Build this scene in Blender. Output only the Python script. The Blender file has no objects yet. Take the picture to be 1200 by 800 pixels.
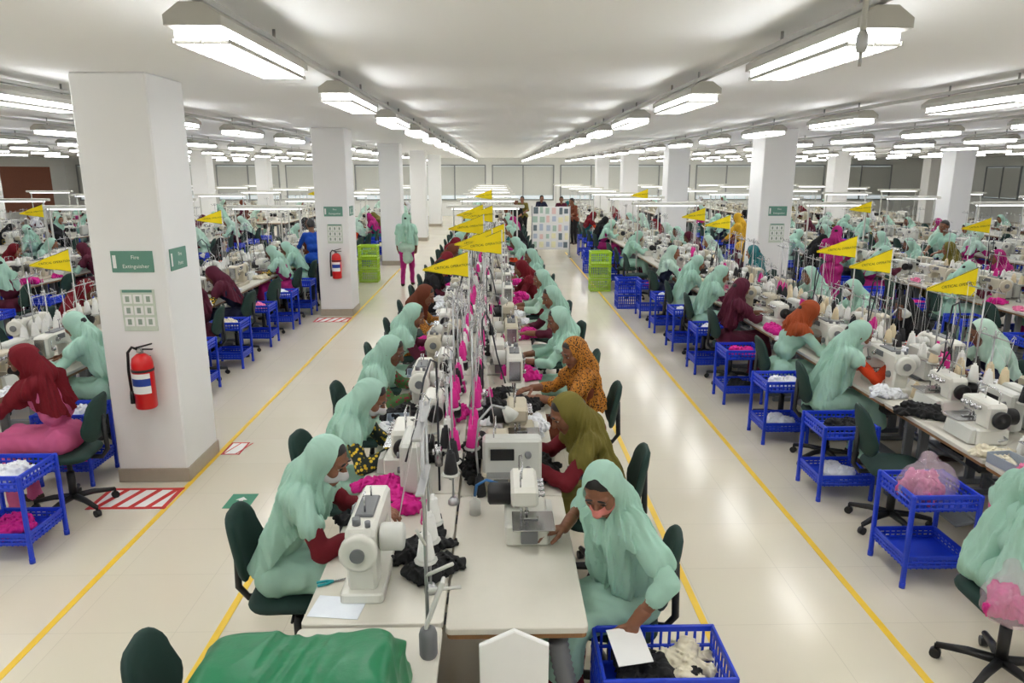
import bpy,bmesh,math,random
import numpy as np
from mathutils import Vector,Matrix
rnd=random.Random(11)
sc=bpy.context.scene; C=sc.collection
PI=math.pi
sc.view_settings.view_transform='Standard'
sc.view_settings.exposure=0.0
# ------------------------------------------------------------------ materials
def s2l(c):
    c=c/255.0
    return c/12.92 if c<=.04045 else ((c+.055)/1.055)**2.4
def col(rgb,k=1.0): return tuple(min(1,s2l(c)*k) for c in rgb)+(1,)
MATS={}
def M(name,rgb,rough=.5,metal=0.,var=.1,scale=14.,bump=0.,bscale=60.,emit=0.,trl=0.,dots=None,dscale=30.,spec=.5,alpha=1.):
    if name in MATS: return MATS[name]
    m=bpy.data.materials.new(name); m.use_nodes=True; nt=m.node_tree; N=nt.nodes; L=nt.links
    b=N['Principled BSDF']; out=N['Material Output']
    tc=N.new('ShaderNodeTexCoord'); nz=N.new('ShaderNodeTexNoise'); nz.inputs['Scale'].default_value=scale; nz.inputs['Detail'].default_value=3
    L.new(tc.outputs['Object'],nz.inputs['Vector'])
    mx=N.new('ShaderNodeMix'); mx.data_type='RGBA'
    mx.inputs[6].default_value=col(rgb,1-var); mx.inputs[7].default_value=col(rgb,1+var)
    L.new(nz.outputs['Fac'],mx.inputs[0]); cout=mx.outputs[2]
    if dots:
        vo=N.new('ShaderNodeTexVoronoi'); vo.inputs['Scale'].default_value=dscale
        L.new(tc.outputs['Object'],vo.inputs['Vector'])
        cr=N.new('ShaderNodeValToRGB'); cr.color_ramp.elements[0].position=.34; cr.color_ramp.elements[1].position=.44
        L.new(vo.outputs['Distance'],cr.inputs['Fac'])
        m2=N.new('ShaderNodeMix'); m2.data_type='RGBA'; m2.inputs[6].default_value=col(dots)
        L.new(cr.outputs['Color'],m2.inputs[0]); L.new(cout,m2.inputs[7]); cout=m2.outputs[2]
    L.new(cout,b.inputs['Base Color'])
    b.inputs['Roughness'].default_value=rough; b.inputs['Metallic'].default_value=metal
    b.inputs['Specular IOR Level'].default_value=spec; b.inputs['Alpha'].default_value=alpha
    if bump:
        n2=N.new('ShaderNodeTexNoise'); n2.inputs['Scale'].default_value=bscale; L.new(tc.outputs['Object'],n2.inputs['Vector'])
        bp=N.new('ShaderNodeBump'); bp.inputs['Strength'].default_value=bump; bp.inputs['Distance'].default_value=.01
        L.new(n2.outputs['Fac'],bp.inputs['Height']); L.new(bp.outputs['Normal'],b.inputs['Normal'])
    if emit:
        b.inputs['Emission Color'].default_value=col(rgb); b.inputs['Emission Strength'].default_value=emit
    if trl:
        t=N.new('ShaderNodeBsdfTranslucent'); L.new(cout,t.inputs['Color'])
        ms=N.new('ShaderNodeMixShader'); ms.inputs[0].default_value=trl
        L.new(b.outputs[0],ms.inputs[1]); L.new(t.outputs[0],ms.inputs[2]); L.new(ms.outputs[0],out.inputs['Surface'])
    MATS[name]=m; return m
white=M('machine_enamel',(220,219,210),.35,var=.05)
beige=M('machine_beige_enamel',(196,188,166),.4,var=.06)
offw=M('cover_plastic',(205,206,200),.45,var=.05)
fixw=M('fixture_enamel',(182,180,172),.5,var=.04)
chrome=M('bright_steel',(190,190,192),.25,1.)
steel=M('dull_steel',(178,179,181),.4,1.)
dark=M('black_plastic',(20,20,22),.45)
grey=M('grey_plastic',(110,112,115),.5)
lam=M('table_laminate',(214,210,198),.32,var=.04)
wood=M('table_edge_wood',(140,102,62),.5,var=.2,scale=30)
legp=M('leg_paint',(120,124,128),.45)
chairg=M('chair_green_fabric',(14,48,42),.75,var=.15,bump=.2,bscale=300)
blue=M('blue_plastic',(18,58,200),.4,var=.08)
lime=M('lime_plastic',(176,214,50),.4)
redp=M('extinguisher_red',(205,18,22),.28,var=.04)
signg=M('sign_green',(98,146,130),.5,var=.03)
paper=M('paper_white',(240,240,238),.7,var=.02)
yel=M('pennant_yellow',(252,226,24),.6,var=.03,trl=.25)
ink=M('print_ink',(25,25,25),.6)
yline=M('line_yellow',(242,202,58),.4,var=.08)
wallm=M('wall_paint',(236,237,233),.7,var=.03)
pilm=M('pillar_paint',(240,240,239),.55,var=.02,scale=3)
skirtm=M('skirting_stone',(172,162,146),.4,var=.08)
blindm=M('blind_fabric',(206,208,203),.8,var=.05)
# ------------------------------------------------------------------ mesh builder
def frame(d):
    d=Vector(d).normalized(); a=Vector((0,0,1)) if abs(d.z)<.9 else Vector((1,0,0))
    u=d.cross(a).normalized(); return u,d.cross(u).normalized(),d
class MB:
    def __init__(s): s.v=[];s.f=[];s.m=[];s.s=[]
    def add(s,vs,fs,mi=0,sm=False):
        o=len(s.v); s.v+=[tuple(v) for v in vs]; s.f+=[tuple(i+o for i in f) for f in fs]; s.m+=[mi]*len(fs); s.s+=[sm]*len(fs); return s
    def box(s,c,d,ch=.004,mi=0,R=None):
        h=[x/2 for x in d]; ch=min(ch,min(h)*.8); vs=[];ix={}
        for sx in(-1,1):
            for sy in(-1,1):
                for sz in(-1,1):
                    for ax in range(3):
                        p=[sx*(h[0]-ch),sy*(h[1]-ch),sz*(h[2]-ch)]; p[ax]=(sx,sy,sz)[ax]*h[ax]
                        p=Vector(p)
                        if R is not None: p=R@p
                        ix[(sx,sy,sz,ax)]=len(vs); vs.append((p.x+c[0],p.y+c[1],p.z+c[2]))
        fs=[]
        for ax in range(3):
            o=[a for a in range(3) if a!=ax]
            for g in(-1,1):
                q=[]
                for a,b in((-1,-1),(1,-1),(1,1),(-1,1)):
                    k=[0,0,0]; k[ax]=g;k[o[0]]=a;k[o[1]]=b; q.append(ix[tuple(k)+(ax,)])
                fs.append(q)
            for a in(-1,1):
                for b in(-1,1):
                    k0=[0,0,0];k1=[0,0,0]; k0[o[0]]=k1[o[0]]=a;k0[o[1]]=k1[o[1]]=b;k0[ax]=-1;k1[ax]=1
                    fs.append([ix[tuple(k0)+(o[0],)],ix[tuple(k1)+(o[0],)],ix[tuple(k1)+(o[1],)],ix[tuple(k0)+(o[1],)]])
        for sx in(-1,1):
            for sy in(-1,1):
                for sz in(-1,1): fs.append([ix[(sx,sy,sz,a)] for a in range(3)])
        return s.add(vs,fs,mi)
    def cyl(s,a,b,r0,r1=None,n=12,mi=0,sm=True):
        r1=r0 if r1 is None else r1; a=Vector(a);b=Vector(b); u,w,d=frame(b-a); vs=[]
        for p,r in((a,r0),(b,r1)):
            for i in range(n):
                t=2*PI*i/n; vs.append(p+u*r*math.cos(t)+w*r*math.sin(t))
        s.add(vs,[(i,(i+1)%n,n+(i+1)%n,n+i) for i in range(n)],mi,sm)
        o=len(s.v)-2*n; s.f+=[tuple(o+i for i in range(n)),tuple(o+n+i for i in range(n))]; s.m+=[mi]*2; s.s+=[False]*2
        return s
    def tube(s,pts,r,n=8,mi=0):
        pts=[Vector(p) for p in pts]; vs=[];u=None
        for i,p in enumerate(pts):
            d=(pts[min(i+1,len(pts)-1)]-pts[max(i-1,0)]).normalized()
            if u is None: u,w,_=frame(d)
            else:
                u=(u-d*u.dot(d)).normalized(); w=d.cross(u)
            rr=r[i] if isinstance(r,(list,tuple)) else r
            for k in range(n):
                t=2*PI*k/n; vs.append(p+u*rr*math.cos(t)+w*rr*math.sin(t))
        m=len(pts); fs=[(i*n+k,i*n+(k+1)%n,(i+1)*n+(k+1)%n,(i+1)*n+k) for i in range(m-1) for k in range(n)]
        fs+=[tuple(range(n)),tuple((m-1)*n+k for k in range(n))]
        return s.add(vs,fs,mi,True)
    def lathe(s,prof,o=(0,0,0),ax=(0,0,1),n=16,mi=0):
        o=Vector(o);u,w,d=frame(ax); vs=[]
        for r,h in prof:
            for k in range(n):
                t=2*PI*k/n; vs.append(o+d*h+u*r*math.cos(t)+w*r*math.sin(t))
        m=len(prof); fs=[(i*n+k,i*n+(k+1)%n,(i+1)*n+(k+1)%n,(i+1)*n+k) for i in range(m-1) for k in range(n)]
        fs+=[tuple(range(n)),tuple((m-1)*n+k for k in range(n))]
        return s.add(vs,fs,mi,True)
    def prism(s,poly,t0,t1,f3,ch=.006,mi=0):
        A=sum(poly[i][0]*poly[(i+1)%len(poly)][1]-poly[(i+1)%len(poly)][0]*poly[i][1] for i in range(len(poly)))
        if A<0: poly=poly[::-1]
        n=len(poly); ins=[]
        for i in range(n):
            p0=Vector(poly[i-1]);p=Vector(poly[i]);p1=Vector(poly[(i+1)%n])
            e0=(p-p0).normalized();e1=(p1-p).normalized(); n0=Vector((-e0.y,e0.x));n1=Vector((-e1.y,e1.x))
            b=(n0+n1); b=b/max(.35,b.dot(n0)) if b.length>1e-6 else n0
            ins.append(p+b*ch)
        vs=[f3(p[0],p[1],t0) for p in ins]+[f3(p[0],p[1],t0+ch) for p in poly]+[f3(p[0],p[1],t1-ch) for p in poly]+[f3(p[0],p[1],t1) for p in ins]
        fs=[(r*n+i,r*n+(i+1)%n,(r+1)*n+(i+1)%n,(r+1)*n+i) for r in range(3) for i in range(n)]
        fs+=[tuple(range(n)),tuple(range(3*n,4*n))]
        return s.add(vs,fs,mi)
    def pad(s,pts,th,f3,mi=0):
        S=[1,.97,.88,.6,.25]; n=len(pts); vs=[f3(x,y,0) for x,y in pts]; fs=[]
        for sg in(1,-1):
            prev=list(range(n))
            for q in S[1:]:
                h=sg*th/2*math.sqrt(1-q**8); cur=[len(vs)+i for i in range(n)]
                vs+=[f3(x*q,y*q,h) for x,y in pts]
                fs+=[(prev[i],prev[(i+1)%n],cur[(i+1)%n],cur[i]) for i in range(n)]; prev=cur
            fs.append(tuple(prev))
        return s.add(vs,fs,mi,True)
    def merge(s,o,mp,T=None):
        vs=o.v if T is None else [tuple(T@Vector(v)) for v in o.v]
        k=len(s.v); s.v+=vs; s.f+=[tuple(i+k for i in f) for f in o.f]; s.m+=[mp[m] for m in o.m]; s.s+=o.s
    def mesh(s,name,mats,recalc=True):
        me=bpy.data.meshes.new(name); me.from_pydata(s.v,[],s.f)
        for m in mats: me.materials.append(m)
        me.polygons.foreach_set('material_index',s.m); me.polygons.foreach_set('use_smooth',s.s)
        if recalc:
            bm=bmesh.new();bm.from_mesh(me);bmesh.ops.recalc_face_normals(bm,faces=bm.faces);bm.to_mesh(me);bm.free()
        return me
def rrect(w,d,r,n=5):
    P=[]
    for cx,cy,a0 in((w/2-r,d/2-r,0),(-w/2+r,d/2-r,90),(-w/2+r,-d/2+r,180),(w/2-r,-d/2+r,270)):
        for i in range(n+1):
            a=math.radians(a0+90*i/n); P.append((cx+r*math.cos(a),cy+r*math.sin(a)))
    return P
XZ=lambda x,y,t:(x,t,y)
YZ=lambda x,y,t:(t,x,y)
class Node:
    def __init__(s,name,mb=None,mats=(),label=None,me=None,recalc=True):
        s.name=name;s.mb=mb;s.mats=list(mats);s.label=label;s.kids=[];s._f=None
        s.me=me if me else (mb.mesh(name,s.mats,recalc) if mb else None)
    def part(s,name,mb,mats,label=None,recalc=True):
        n=Node(name,mb,mats,label,recalc=recalc); s.kids.append(n); return n
    def flat(s):
        if s._f is None:
            mb=MB();mats=[]
            def rec(n):
                if n.mb:
                    mp=[]
                    for m in n.mats:
                        if m not in mats: mats.append(m)
                        mp.append(mats.index(m))
                    mb.merge(n.mb,mp)
                for k in n.kids: rec(k)
            rec(s); s._f=Node(s.name,mb,mats)
        return s._f
def place(node,loc,rz,label,cat,group=None,kind=None,scale=None):
    def mk(n,par):
        o=bpy.data.objects.new(n.name,n.me); C.objects.link(o)
        if n.me is None: o.empty_display_size=.05
        if par: o.parent=par
        if n.label: o['label']=n.label
        for k in n.kids: mk(k,o)
        return o
    o=mk(node,None); o.location=loc; o.rotation_euler=(0,0,rz)
    if scale: o.scale=(scale,)*3
    if kind: o['kind']=kind
    else:
        o['label']=label;o['category']=cat
    if group:o['group']=group
    return o
TXT={}
def text(mb,s,size,org,right,up,mi=0):
    if s not in TXT:
        cu=bpy.data.curves.new('t','FONT'); cu.body=s; cu.align_x='CENTER'; cu.align_y='CENTER'; cu.size=1; cu.resolution_u=2
        ob=bpy.data.objects.new('t',cu); C.objects.link(ob)
        dg=bpy.context.evaluated_depsgraph_get(); me=bpy.data.meshes.new_from_object(ob.evaluated_get(dg))
        TXT[s]=([v.co.copy() for v in me.vertices],[tuple(p.vertices) for p in me.polygons])
        bpy.data.objects.remove(ob); bpy.data.curves.remove(cu); bpy.data.meshes.remove(me)
    vs,fs=TXT[s]; o=Vector(org);r=Vector(right);u=Vector(up)
    mb.add([o+r*(v.x*size)+u*(v.y*size) for v in vs],fs,mi)
# ------------------------------------------------------------------ implicit surfaces
def V3(*a): return np.array(a,float)
def RX(a): c,s=math.cos(a),math.sin(a); return np.array([[1,0,0],[0,c,-s],[0,s,c]])
def RY(a): c,s=math.cos(a),math.sin(a); return np.array([[c,0,s],[0,1,0],[-s,0,c]])
def RZ(a): c,s=math.cos(a),math.sin(a); return np.array([[c,-s,0],[s,c,0],[0,0,1]])
def cap(a,b,ra,rb,m=0): return ('c',np.array(a,float),np.array(b,float),ra,rb,m)
def ell(c,r,R=None,m=0): return ('e',np.array(c,float),np.array(r,float),np.eye(3) if R is None else R,m)
def dprim(p,P):
    if p[0]=='c':
        _,a,b,ra,rb,_=p; ba=b-a; L=max(ba@ba,1e-9); pa=P-a; t=np.clip(pa@ba/L,0,1)
        return np.sqrt(((pa-t[:,None]*ba)**2).sum(1))-(ra+(rb-ra)*t)
    _,c,r,R,_=p; q=(P-c)@R; k0=np.sqrt(((q/r)**2).sum(1)); k1=np.sqrt(((q/(r*r))**2).sum(1))
    return k0*(k0-1)/(k1+1e-9)
def smin(a,b,k):
    h=np.clip(.5+.5*(b-a)/k,0,1); return b*(1-h)+a*h-k*h*(1-h)
def dgroup(G,P,kk=.02):
    tot=None
    for k,pr in G:
        d=None
        for p in pr:
            x=dprim(p,P); d=x if d is None else smin(d,x,k)
        tot=d if tot is None else smin(tot,d,kk)
    return tot
def bounds(G,pad=.05):
    lo=np.full(3,9.);hi=-lo
    for k,pr in G:
        for p in pr:
            if p[0]=='c':
                for q,r in((p[1],p[3]),(p[2],p[4])): lo=np.minimum(lo,q-r);hi=np.maximum(hi,q+r)
            else:
                r=p[2].max(); lo=np.minimum(lo,p[1]-r);hi=np.maximum(hi,p[1]+r)
    return lo-pad,hi+pad
def surfnet(f,lo,hi,h,B=6):
    lo=np.array(lo,float); n=np.maximum(1,np.ceil((np.array(hi)-lo)/h/B).astype(int)); N=n*B+1
    cs=[lo[i]+(np.arange(n[i])+.5)*B*h for i in range(3)]
    G=np.stack(np.meshgrid(*cs,indexing='ij'),-1).reshape(-1,3)
    dc=f(G).reshape(n); act=np.abs(dc)<B*h*1.5
    rep=lambda a:a.repeat(B,0).repeat(B,1).repeat(B,2)
    D=np.ones(N); D[:-1,:-1,:-1]=rep(dc); mask=np.zeros(N,bool); mask[:-1,:-1,:-1]=rep(act)
    for ax in range(3):
        m2=mask.copy(); sl=[slice(None)]*3; s2=[slice(None)]*3; sl[ax]=slice(1,None); s2[ax]=slice(None,-1)
        m2[tuple(sl)]|=mask[tuple(s2)]; mask=m2
    I=np.argwhere(mask); vals=np.empty(len(I))
    for i in range(0,len(I),200000): vals[i:i+200000]=f(lo+h*I[i:i+200000])
    D[mask]=vals; S=D<0
    cnt=np.zeros(N-1,np.int8); off=[(a,b,c) for a in(0,1) for b in(0,1) for c in(0,1)]
    for a,b,c in off: cnt+=S[a:N[0]-1+a,b:N[1]-1+b,c:N[2]-1+c]
    A=np.argwhere((cnt>0)&(cnt<8)); idx=np.full(N-1,-1,np.int64); idx[tuple(A.T)]=np.arange(len(A))
    acc=np.zeros((len(A),3));num=np.zeros(len(A))
    for ax in range(3):
        for a in(0,1):
            for b in(0,1):
                o0=[0,0,0];oth=[x for x in range(3) if x!=ax];o0[oth[0]]=a;o0[oth[1]]=b;o1=list(o0);o1[ax]=1
                d0=D[tuple((A+o0).T)];d1=D[tuple((A+o1).T)];m=(d0<0)!=(d1<0)
                t=np.where(m,d0/np.where(m,d0-d1,1),0); p=np.array(o0,float)[None,:].repeat(len(A),0); p[:,ax]=t
                acc[m]+=p[m];num[m]+=1
    Vv=lo+h*(A+acc/num[:,None]); Q=[]
    for ax in range(3):
        oth=[(ax+1)%3,(ax+2)%3]
        sl0=[slice(None)]*3;sl1=[slice(None)]*3;sl0[ax]=slice(None,-1);sl1[ax]=slice(1,None)
        s0=S[tuple(sl0)];s1=S[tuple(sl1)]
        E=np.argwhere(s0!=s1)
        ok=(E[:,oth[0]]>0)&(E[:,oth[1]]>0)&(E[:,oth[0]]<N[oth[0]]-1)&(E[:,oth[1]]<N[oth[1]]-1); E=E[ok]
        fl=s0[tuple(E.T)]
        q=[]
        for du,dv in((-1,-1),(0,-1),(0,0),(-1,0)):
            e=E.copy();e[:,oth[0]]+=du;e[:,oth[1]]+=dv; q.append(idx[tuple(e.T)])
        q=np.stack(q,1); q[~fl]=q[~fl][:,::-1]; Q.append(q)
    Q=np.concatenate(Q); Q=Q[(Q>=0).all(1)]
    return Vv,Q
def cut(Vv,Q,keep,it=4):
    Q=Q[keep[Q].all(1)]; u,inv=np.unique(Q,return_inverse=True); Vv=Vv[u]; Q=inv.reshape(-1,4)
    E=np.concatenate([np.sort(Q[:,[i,(i+1)%4]],1) for i in range(4)]); ue,c=np.unique(E,axis=0,return_counts=True); be=ue[c==1]
    for _ in range(it):
        s=np.zeros_like(Vv);n=np.zeros(len(Vv))
        np.add.at(s,be[:,0],Vv[be[:,1]]);np.add.at(s,be[:,1],Vv[be[:,0]]);np.add.at(n,be[:,0],1);np.add.at(n,be[:,1],1)
        m=n>0; Vv[m]=.5*Vv[m]+.5*s[m]/n[m][:,None]
    return Vv,Q
def npmesh(name,Vv,Q,mi,nm):
    me=bpy.data.meshes.new(name); me.from_pydata(Vv.tolist(),[],Q.tolist())
    for _ in range(nm): me.materials.append(paper)
    me.polygons.foreach_set('material_index',np.ascontiguousarray(mi,dtype=np.int32)); me.polygons.foreach_set('use_smooth',[True]*len(Q))
    me.update(); return me
def qsphere(c,r,R,n=4):
    Vv=[];Q=[]
    for ax in range(3):
        for g in(-1,1):
            o=len(Vv)
            for i in range(n+1):
                for j in range(n+1):
                    p=np.zeros(3);p[ax]=g;p[(ax+1)%3]=(2*i/n-1)*g;p[(ax+2)%3]=2*j/n-1;p/=np.linalg.norm(p); Vv.append(c+R@(p*r))
            for i in range(n):
                for j in range(n): Q.append((o+i*(n+1)+j,o+(i+1)*(n+1)+j,o+(i+1)*(n+1)+j+1,o+i*(n+1)+j+1))
    return np.array(Vv),np.array(Q)
# ------------------------------------------------------------------ people
SKIN,TUN,SLV,TRO,DRK,EYW,LIP,SHO=range(8)
def ik(a,t,l1,l2,pole):
    d=t-a;L=np.linalg.norm(d);u=d/L;L=min(L,l1+l2-.004); x=(l1*l1-l2*l2+L*L)/(2*L); hh=math.sqrt(max(l1*l1-x*x,0))
    pp=pole-u*(pole@u); pp/=max(np.linalg.norm(pp),1e-6); return a+u*x+pp*hh,a+u*L
def hand(W,f,n,sg,curl,s=.92):
    f=f/np.linalg.norm(f); n=n-f*(n@f); n=n/np.linalg.norm(n); lat=np.cross(f,n)*sg; P=[]
    for off,ls,sc_ in((.027,(.038,.025,.02),1),(.009,(.043,.027,.021),1.03),(-.009,(.039,.026,.02),1),(-.026,(.03,.02,.017),.93)):
        b=W+(f*.078*sc_+lat*off)*s; P.append(cap(W+lat*off*.45*s,b,.0155*s,.0125*s,SKIN)); a=curl*.4; r=.0098*s
        ff=f+lat*off*2.2; ff/=np.linalg.norm(ff)
        for l in ls:
            d=math.cos(a)*ff+math.sin(a)*n; e=b+d*l*s; P.append(cap(b,e,r,r*.9,SKIN)); b=e;r*=.92;a+=curl
    b=W+(f*.018+lat*.022)*s; d=f*.62+lat*.75+n*.2; r=.0128*s
    for l in(.042,.032,.024):
        d/=np.linalg.norm(d); e=b+d*l*s; P.append(cap(b,e,r,r*.9,SKIN)); b=e;r*=.9; d=d+f*.35+n*.12
    return P
def person_meshes(p,hi=True):
    lean=p.get('lean',.3); T=RZ(p.get('twist',0)); side=p.get('side',0); male=p.get('male',False); stand=p.get('stand',False)
    hip=V3(0,0,p.get('hz',.86 if stand else .575))
    up=lambda a:T@RY(side)@RX(-a)
    R1=up(lean*.6);R2=up(lean*1.1);R3=up(lean*1.4)
    p1=hip+R1@V3(0,0,.2);p2=p1+R2@V3(0,0,.26);nb=p2+R3@V3(0,.005,.05)
    Rh=T@RZ(p.get('yaw',0))@RY(p.get('roll',0))@RX(-p.get('pitch',.4)); hs=.94
    hc=nb+R3@V3(0,.01,.06)+Rh@V3(0,.02,.075)
    H=lambda x,y,z:hc+Rh@(V3(x,y,z)*hs)
    tors=[cap(hip+T@V3(-.08,-.005,0),hip+T@V3(.08,-.005,0),.108,.108,TUN),cap(p1+R1@V3(-.05,0,0),p1+R1@V3(.05,0,0),.088,.088,TUN),
          cap(p1+R2@V3(-.065,.005,.13),p1+R2@V3(.065,.005,.13),.094,.094,TUN),cap(p2+R2@V3(-.115,-.005,-.02),p2+R2@V3(.115,-.005,-.02),.055,.055,TUN),
          cap(p2,nb+R3@V3(0,0,.05),.05,.045,SKIN)]
    if not male: tors+=[ell(p1+R2@V3(x,.07,.11),(.052,.046,.05),R2,TUN) for x in(-.052,.052)]
    legs=[];knees=[]
    for g,s in(('L',-1),('R',1)):
        kn=V3(*p.get('knee'+g,(s*.085,.04,.45) if stand else (s*.10,.40,.57))); an=V3(*p.get('foot'+g,(s*.085,.0,.075) if stand else (s*.11,.36,.075)))
        knees.append(kn); tm=TRO if male or stand else TUN
        legs+=[cap(hip+T@V3(s*.08,.015,-.01),kn,.09,.064,tm),cap(kn,an,.06,.046,TRO),cap(an+V3(0,-.025,-.03),an+V3(s*.02,.14,-.045),.036,.028,SHO)]
        if not stand and not male: legs.append(cap(kn,kn+V3(0,.03,-.17),.07,.085,TUN))
    if not male:
        mk=(knees[0]+knees[1])/2
        e=hip+(mk-hip)*.55 if stand else mk+V3(0,-.03,0)
        legs.append(cap(hip+V3(0,.02,-.02),e,.112,.135 if stand else .085,TUN))
    arms=[];hands=[]
    for g,s in(('L',-1),('R',1)):
        sh=p2+R2@V3(s*.15,0,-.015); w0=V3(*p.get('hand'+g,(s*.11,.44,.83))); pole=V3(*p.get('pole'+g,(s*.8,-.35,-.7)))
        el,w=ik(sh,w0,.265,.235,pole); fa=p.get('sl',.45)
        arms+=[cap(sh,el,.051,.044,SLV),cap(el,el+(w-el)*fa,.044,.046,SLV),cap(el,w,.036,.026,SKIN)]
        fd=(w-el)/np.linalg.norm(w-el); f=V3(*p['f'+g]) if 'f'+g in p else fd*.6+V3(-s*.25,.7,-.15); n=V3(*p.get('n'+g,(0,0,-1)))
        hands.append((w,hand(w,f,n,s,p.get('curl'+g,.38))+[cap(el+(w-el)*.7,w,.031,.026,SKIN)],el))
    main=[(.035,tors),(.03,legs),(.012,arms)]
    def wob(P): return .0055*np.abs(np.sin(28*P[:,0]+15*P[:,2]+3*np.sin(15*P[:,1])))+.004*np.sin(33*P[:,1]+4*np.sin(23*P[:,0]))*np.sin(30*P[:,2])
    fm=(lambda P:dgroup(main,P)+wob(P)-.002)
    lo,hi_=bounds(main)
    parts=[];
    def addp(f,G,lo,hi2,h):
        Vv,Q=surfnet(f,lo,hi2,h); cen=Vv[Q].mean(1); pr=[x for k,g in G for x in g]
        dd=np.stack([dprim(x,cen) for x in pr]); ms=np.array([x[-1] for x in pr])[dd.argmin(0)]
        parts.append((Vv,Q,ms))
    addp(fm,main,lo,hi_,.009 if hi else .016)
    head=[(.022,[ell(H(0,-.012,.02),V3(.076,.096,.09)*hs,Rh,SKIN),ell(H(0,.022,-.045),V3(.06,.072,.08)*hs,Rh,SKIN),cap(H(-.012,.068,-.105),H(.012,.068,-.105),.022*hs,.022*hs,SKIN),
                 cap(nb+R3@V3(0,0,.0),H(0,-.015,-.06),.046,.05,SKIN),cap(H(-.042,.055,-.03),H(-.038,.06,-.035),.026*hs,.026*hs,SKIN),cap(H(.042,.055,-.03),H(.038,.06,-.035),.026*hs,.026*hs,SKIN)]),
          (.010,[cap(H(0,.088,.006),H(0,.113,-.035),.008,.013,SKIN),cap(H(-.013,.094,-.04),H(.013,.094,-.04),.009,.009,SKIN),cap(H(-.045,.074,.022),H(-.012,.088,.02),.009,.009,SKIN),cap(H(.045,.074,.022),H(.012,.088,.02),.009,.009,SKIN)]),
          (.005,[cap(H(s*.019,.086,.0095),H(s*.043,.079,.0085),.0065,.0065,SKIN) for s in(-1,1)]),
          (.006,[cap(H(-.02,.088,-.071),H(.02,.088,-.071),.0065,.0065,LIP),cap(H(-.015,.088,-.08),H(.015,.088,-.08),.007,.007,LIP)]),
          (.006,[ell(H(s*.077,-.008,-.02),V3(.011,.021,.031),Rh,SKIN) for s in(-1,1)])]
    addp(lambda P:dgroup(head,P,.01),head,hc-.19,hc+.17,.005 if hi else .009)
    for s in(-1,1):
        for c,r,m in(((s*.031,.0795,-.002),(.0125,.011,.0068),EYW),((s*.031,.0885,-.0045),(.0062,.0042,.0055),DRK)):
            v,q=qsphere(H(*c),np.array(r)*hs,Rh); parts.append((v,q,np.full(len(q),m)))
        v,q=qsphere(H(s*.031,.0905,.004),V3(.016,.005,.002)*hs,Rh@RY(s*.12)); parts.append((v,q,np.full(len(q),DRK)))
        v,q=qsphere(H(s*.03,.093,.030),V3(.02,.006,.003)*hs,Rh@RY(s*.15)); parts.append((v,q,np.full(len(q),DRK)))
    for w,G,el in hands:
        g=[(.006,G)]; l,h2=bounds(g,.02); addp(lambda P:dgroup(g,P,.006),g,l,h2,.004 if hi else .007)
    o=0;VV=[];QQ=[];MM=[]
    for v,q,m in parts: VV.append(v);QQ.append(q+o);MM.append(m);o+=len(v)
    out={'body':npmesh('person',np.concatenate(VV),np.concatenate(QQ),np.concatenate(MM),8)}
    hg=[(.02,[ell(H(0,-.018,.022),V3(.083,.1,.093)*hs,Rh),ell(H(0,-.05,-.03),V3(.069,.066,.075)*hs,Rh)]+([] if male else [ell(H(0,-.11,-.02),V3(.04,.03,.04)*hs,Rh)]))]
    v,q=surfnet(lambda P:dgroup(hg,P),hc-.2,hc+.17,.007 if hi else .011)
    Lc=(v-hc)@Rh/hs; keep=~((Lc[:,1]>.015)&(Lc[:,2]<.056+.03*(Lc[:,1]-.05)/.05)&(np.abs(Lc[:,0])<.08)&((Lc[:,1]>.03)|(Lc[:,2]<.03)))
    if p.get('short',male): keep&=~(Lc[:,2]<-.075)
    v,q=cut(v,q,keep); out['hair']=npmesh('hair',v,q,np.zeros(len(q)),1)
    if p.get('scarf',True):
        ae=[]
        for g,s in(('L',-1),('R',1)):
            sh=p2+R2@V3(s*.15,0,-.015); w0=V3(*p.get('hand'+g,(s*.11,.44,.83))); el,w=ik(sh,w0,.265,.235,V3(*p.get('pole'+g,(s*.8,-.35,-.7))))
            ae.append(cap(sh,sh+(el-sh)*p.get('cape'+g,p.get('cape',.45)),.066,.072))
        G=[(.032,[ell(H(0,-.018,.014),V3(.092,.112,.105)*hs,Rh),cap(H(0,-.035,-.03),p2+R2@V3(0,-.03,.03),.086,.098),
                  cap(H(0,.035,-.115),p2+R2@V3(0,.06,-.07),.055,.08),cap(p2+R2@V3(-.13,-.005,-.02),p2+R2@V3(.13,-.005,-.02),.068,.068)]+ae+
                 [cap(p2+R2@V3(x,-.03,-.05),hip+T@V3(x*1.3,-.06,.0),.08,.086) for x in(-.075,.075)]+
                 [cap(p2+R2@V3(x,.045,-.06),p1+R1@V3(x*1.1,.065,-.06),.076,.078) for x in(-.065,.065)])]
        ph=p.get('seed',1)*1.7; amp=.022
        def fs(P):
            th=np.arctan2(P[:,0]-p2[0],P[:,1]-p2[1]); t=np.clip((hc[2]+.05-P[:,2])/.24,.16,1)
            dz=P[:,2]-hc[2]
            w=1-np.abs(np.sin(6*th+1.6*np.sin(5*dz+ph)+ph))**.8+.55*(1-np.abs(np.sin(13*th+10*dz+2*ph+np.sin(9*dz))))+.5*(1-np.abs(np.sin(14*dz+2.5*np.sin(2*th+ph)+9*P[:,0])))+.3*(1-np.abs(np.sin(24*th-14*dz+ph+2*np.sin(7*dz))))
            return dgroup(G,P)-amp*t*(w-1.0)
        lo,h2=bounds(G,.07)
        v,q=surfnet(fs,lo,h2,.006 if hi else .013)
        Lc=(v-hc)@Rh/hs; face=(Lc[:,1]>.008)&((Lc[:,0]/.07)**2+((Lc[:,2]+.006)/.112)**2<1)
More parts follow.
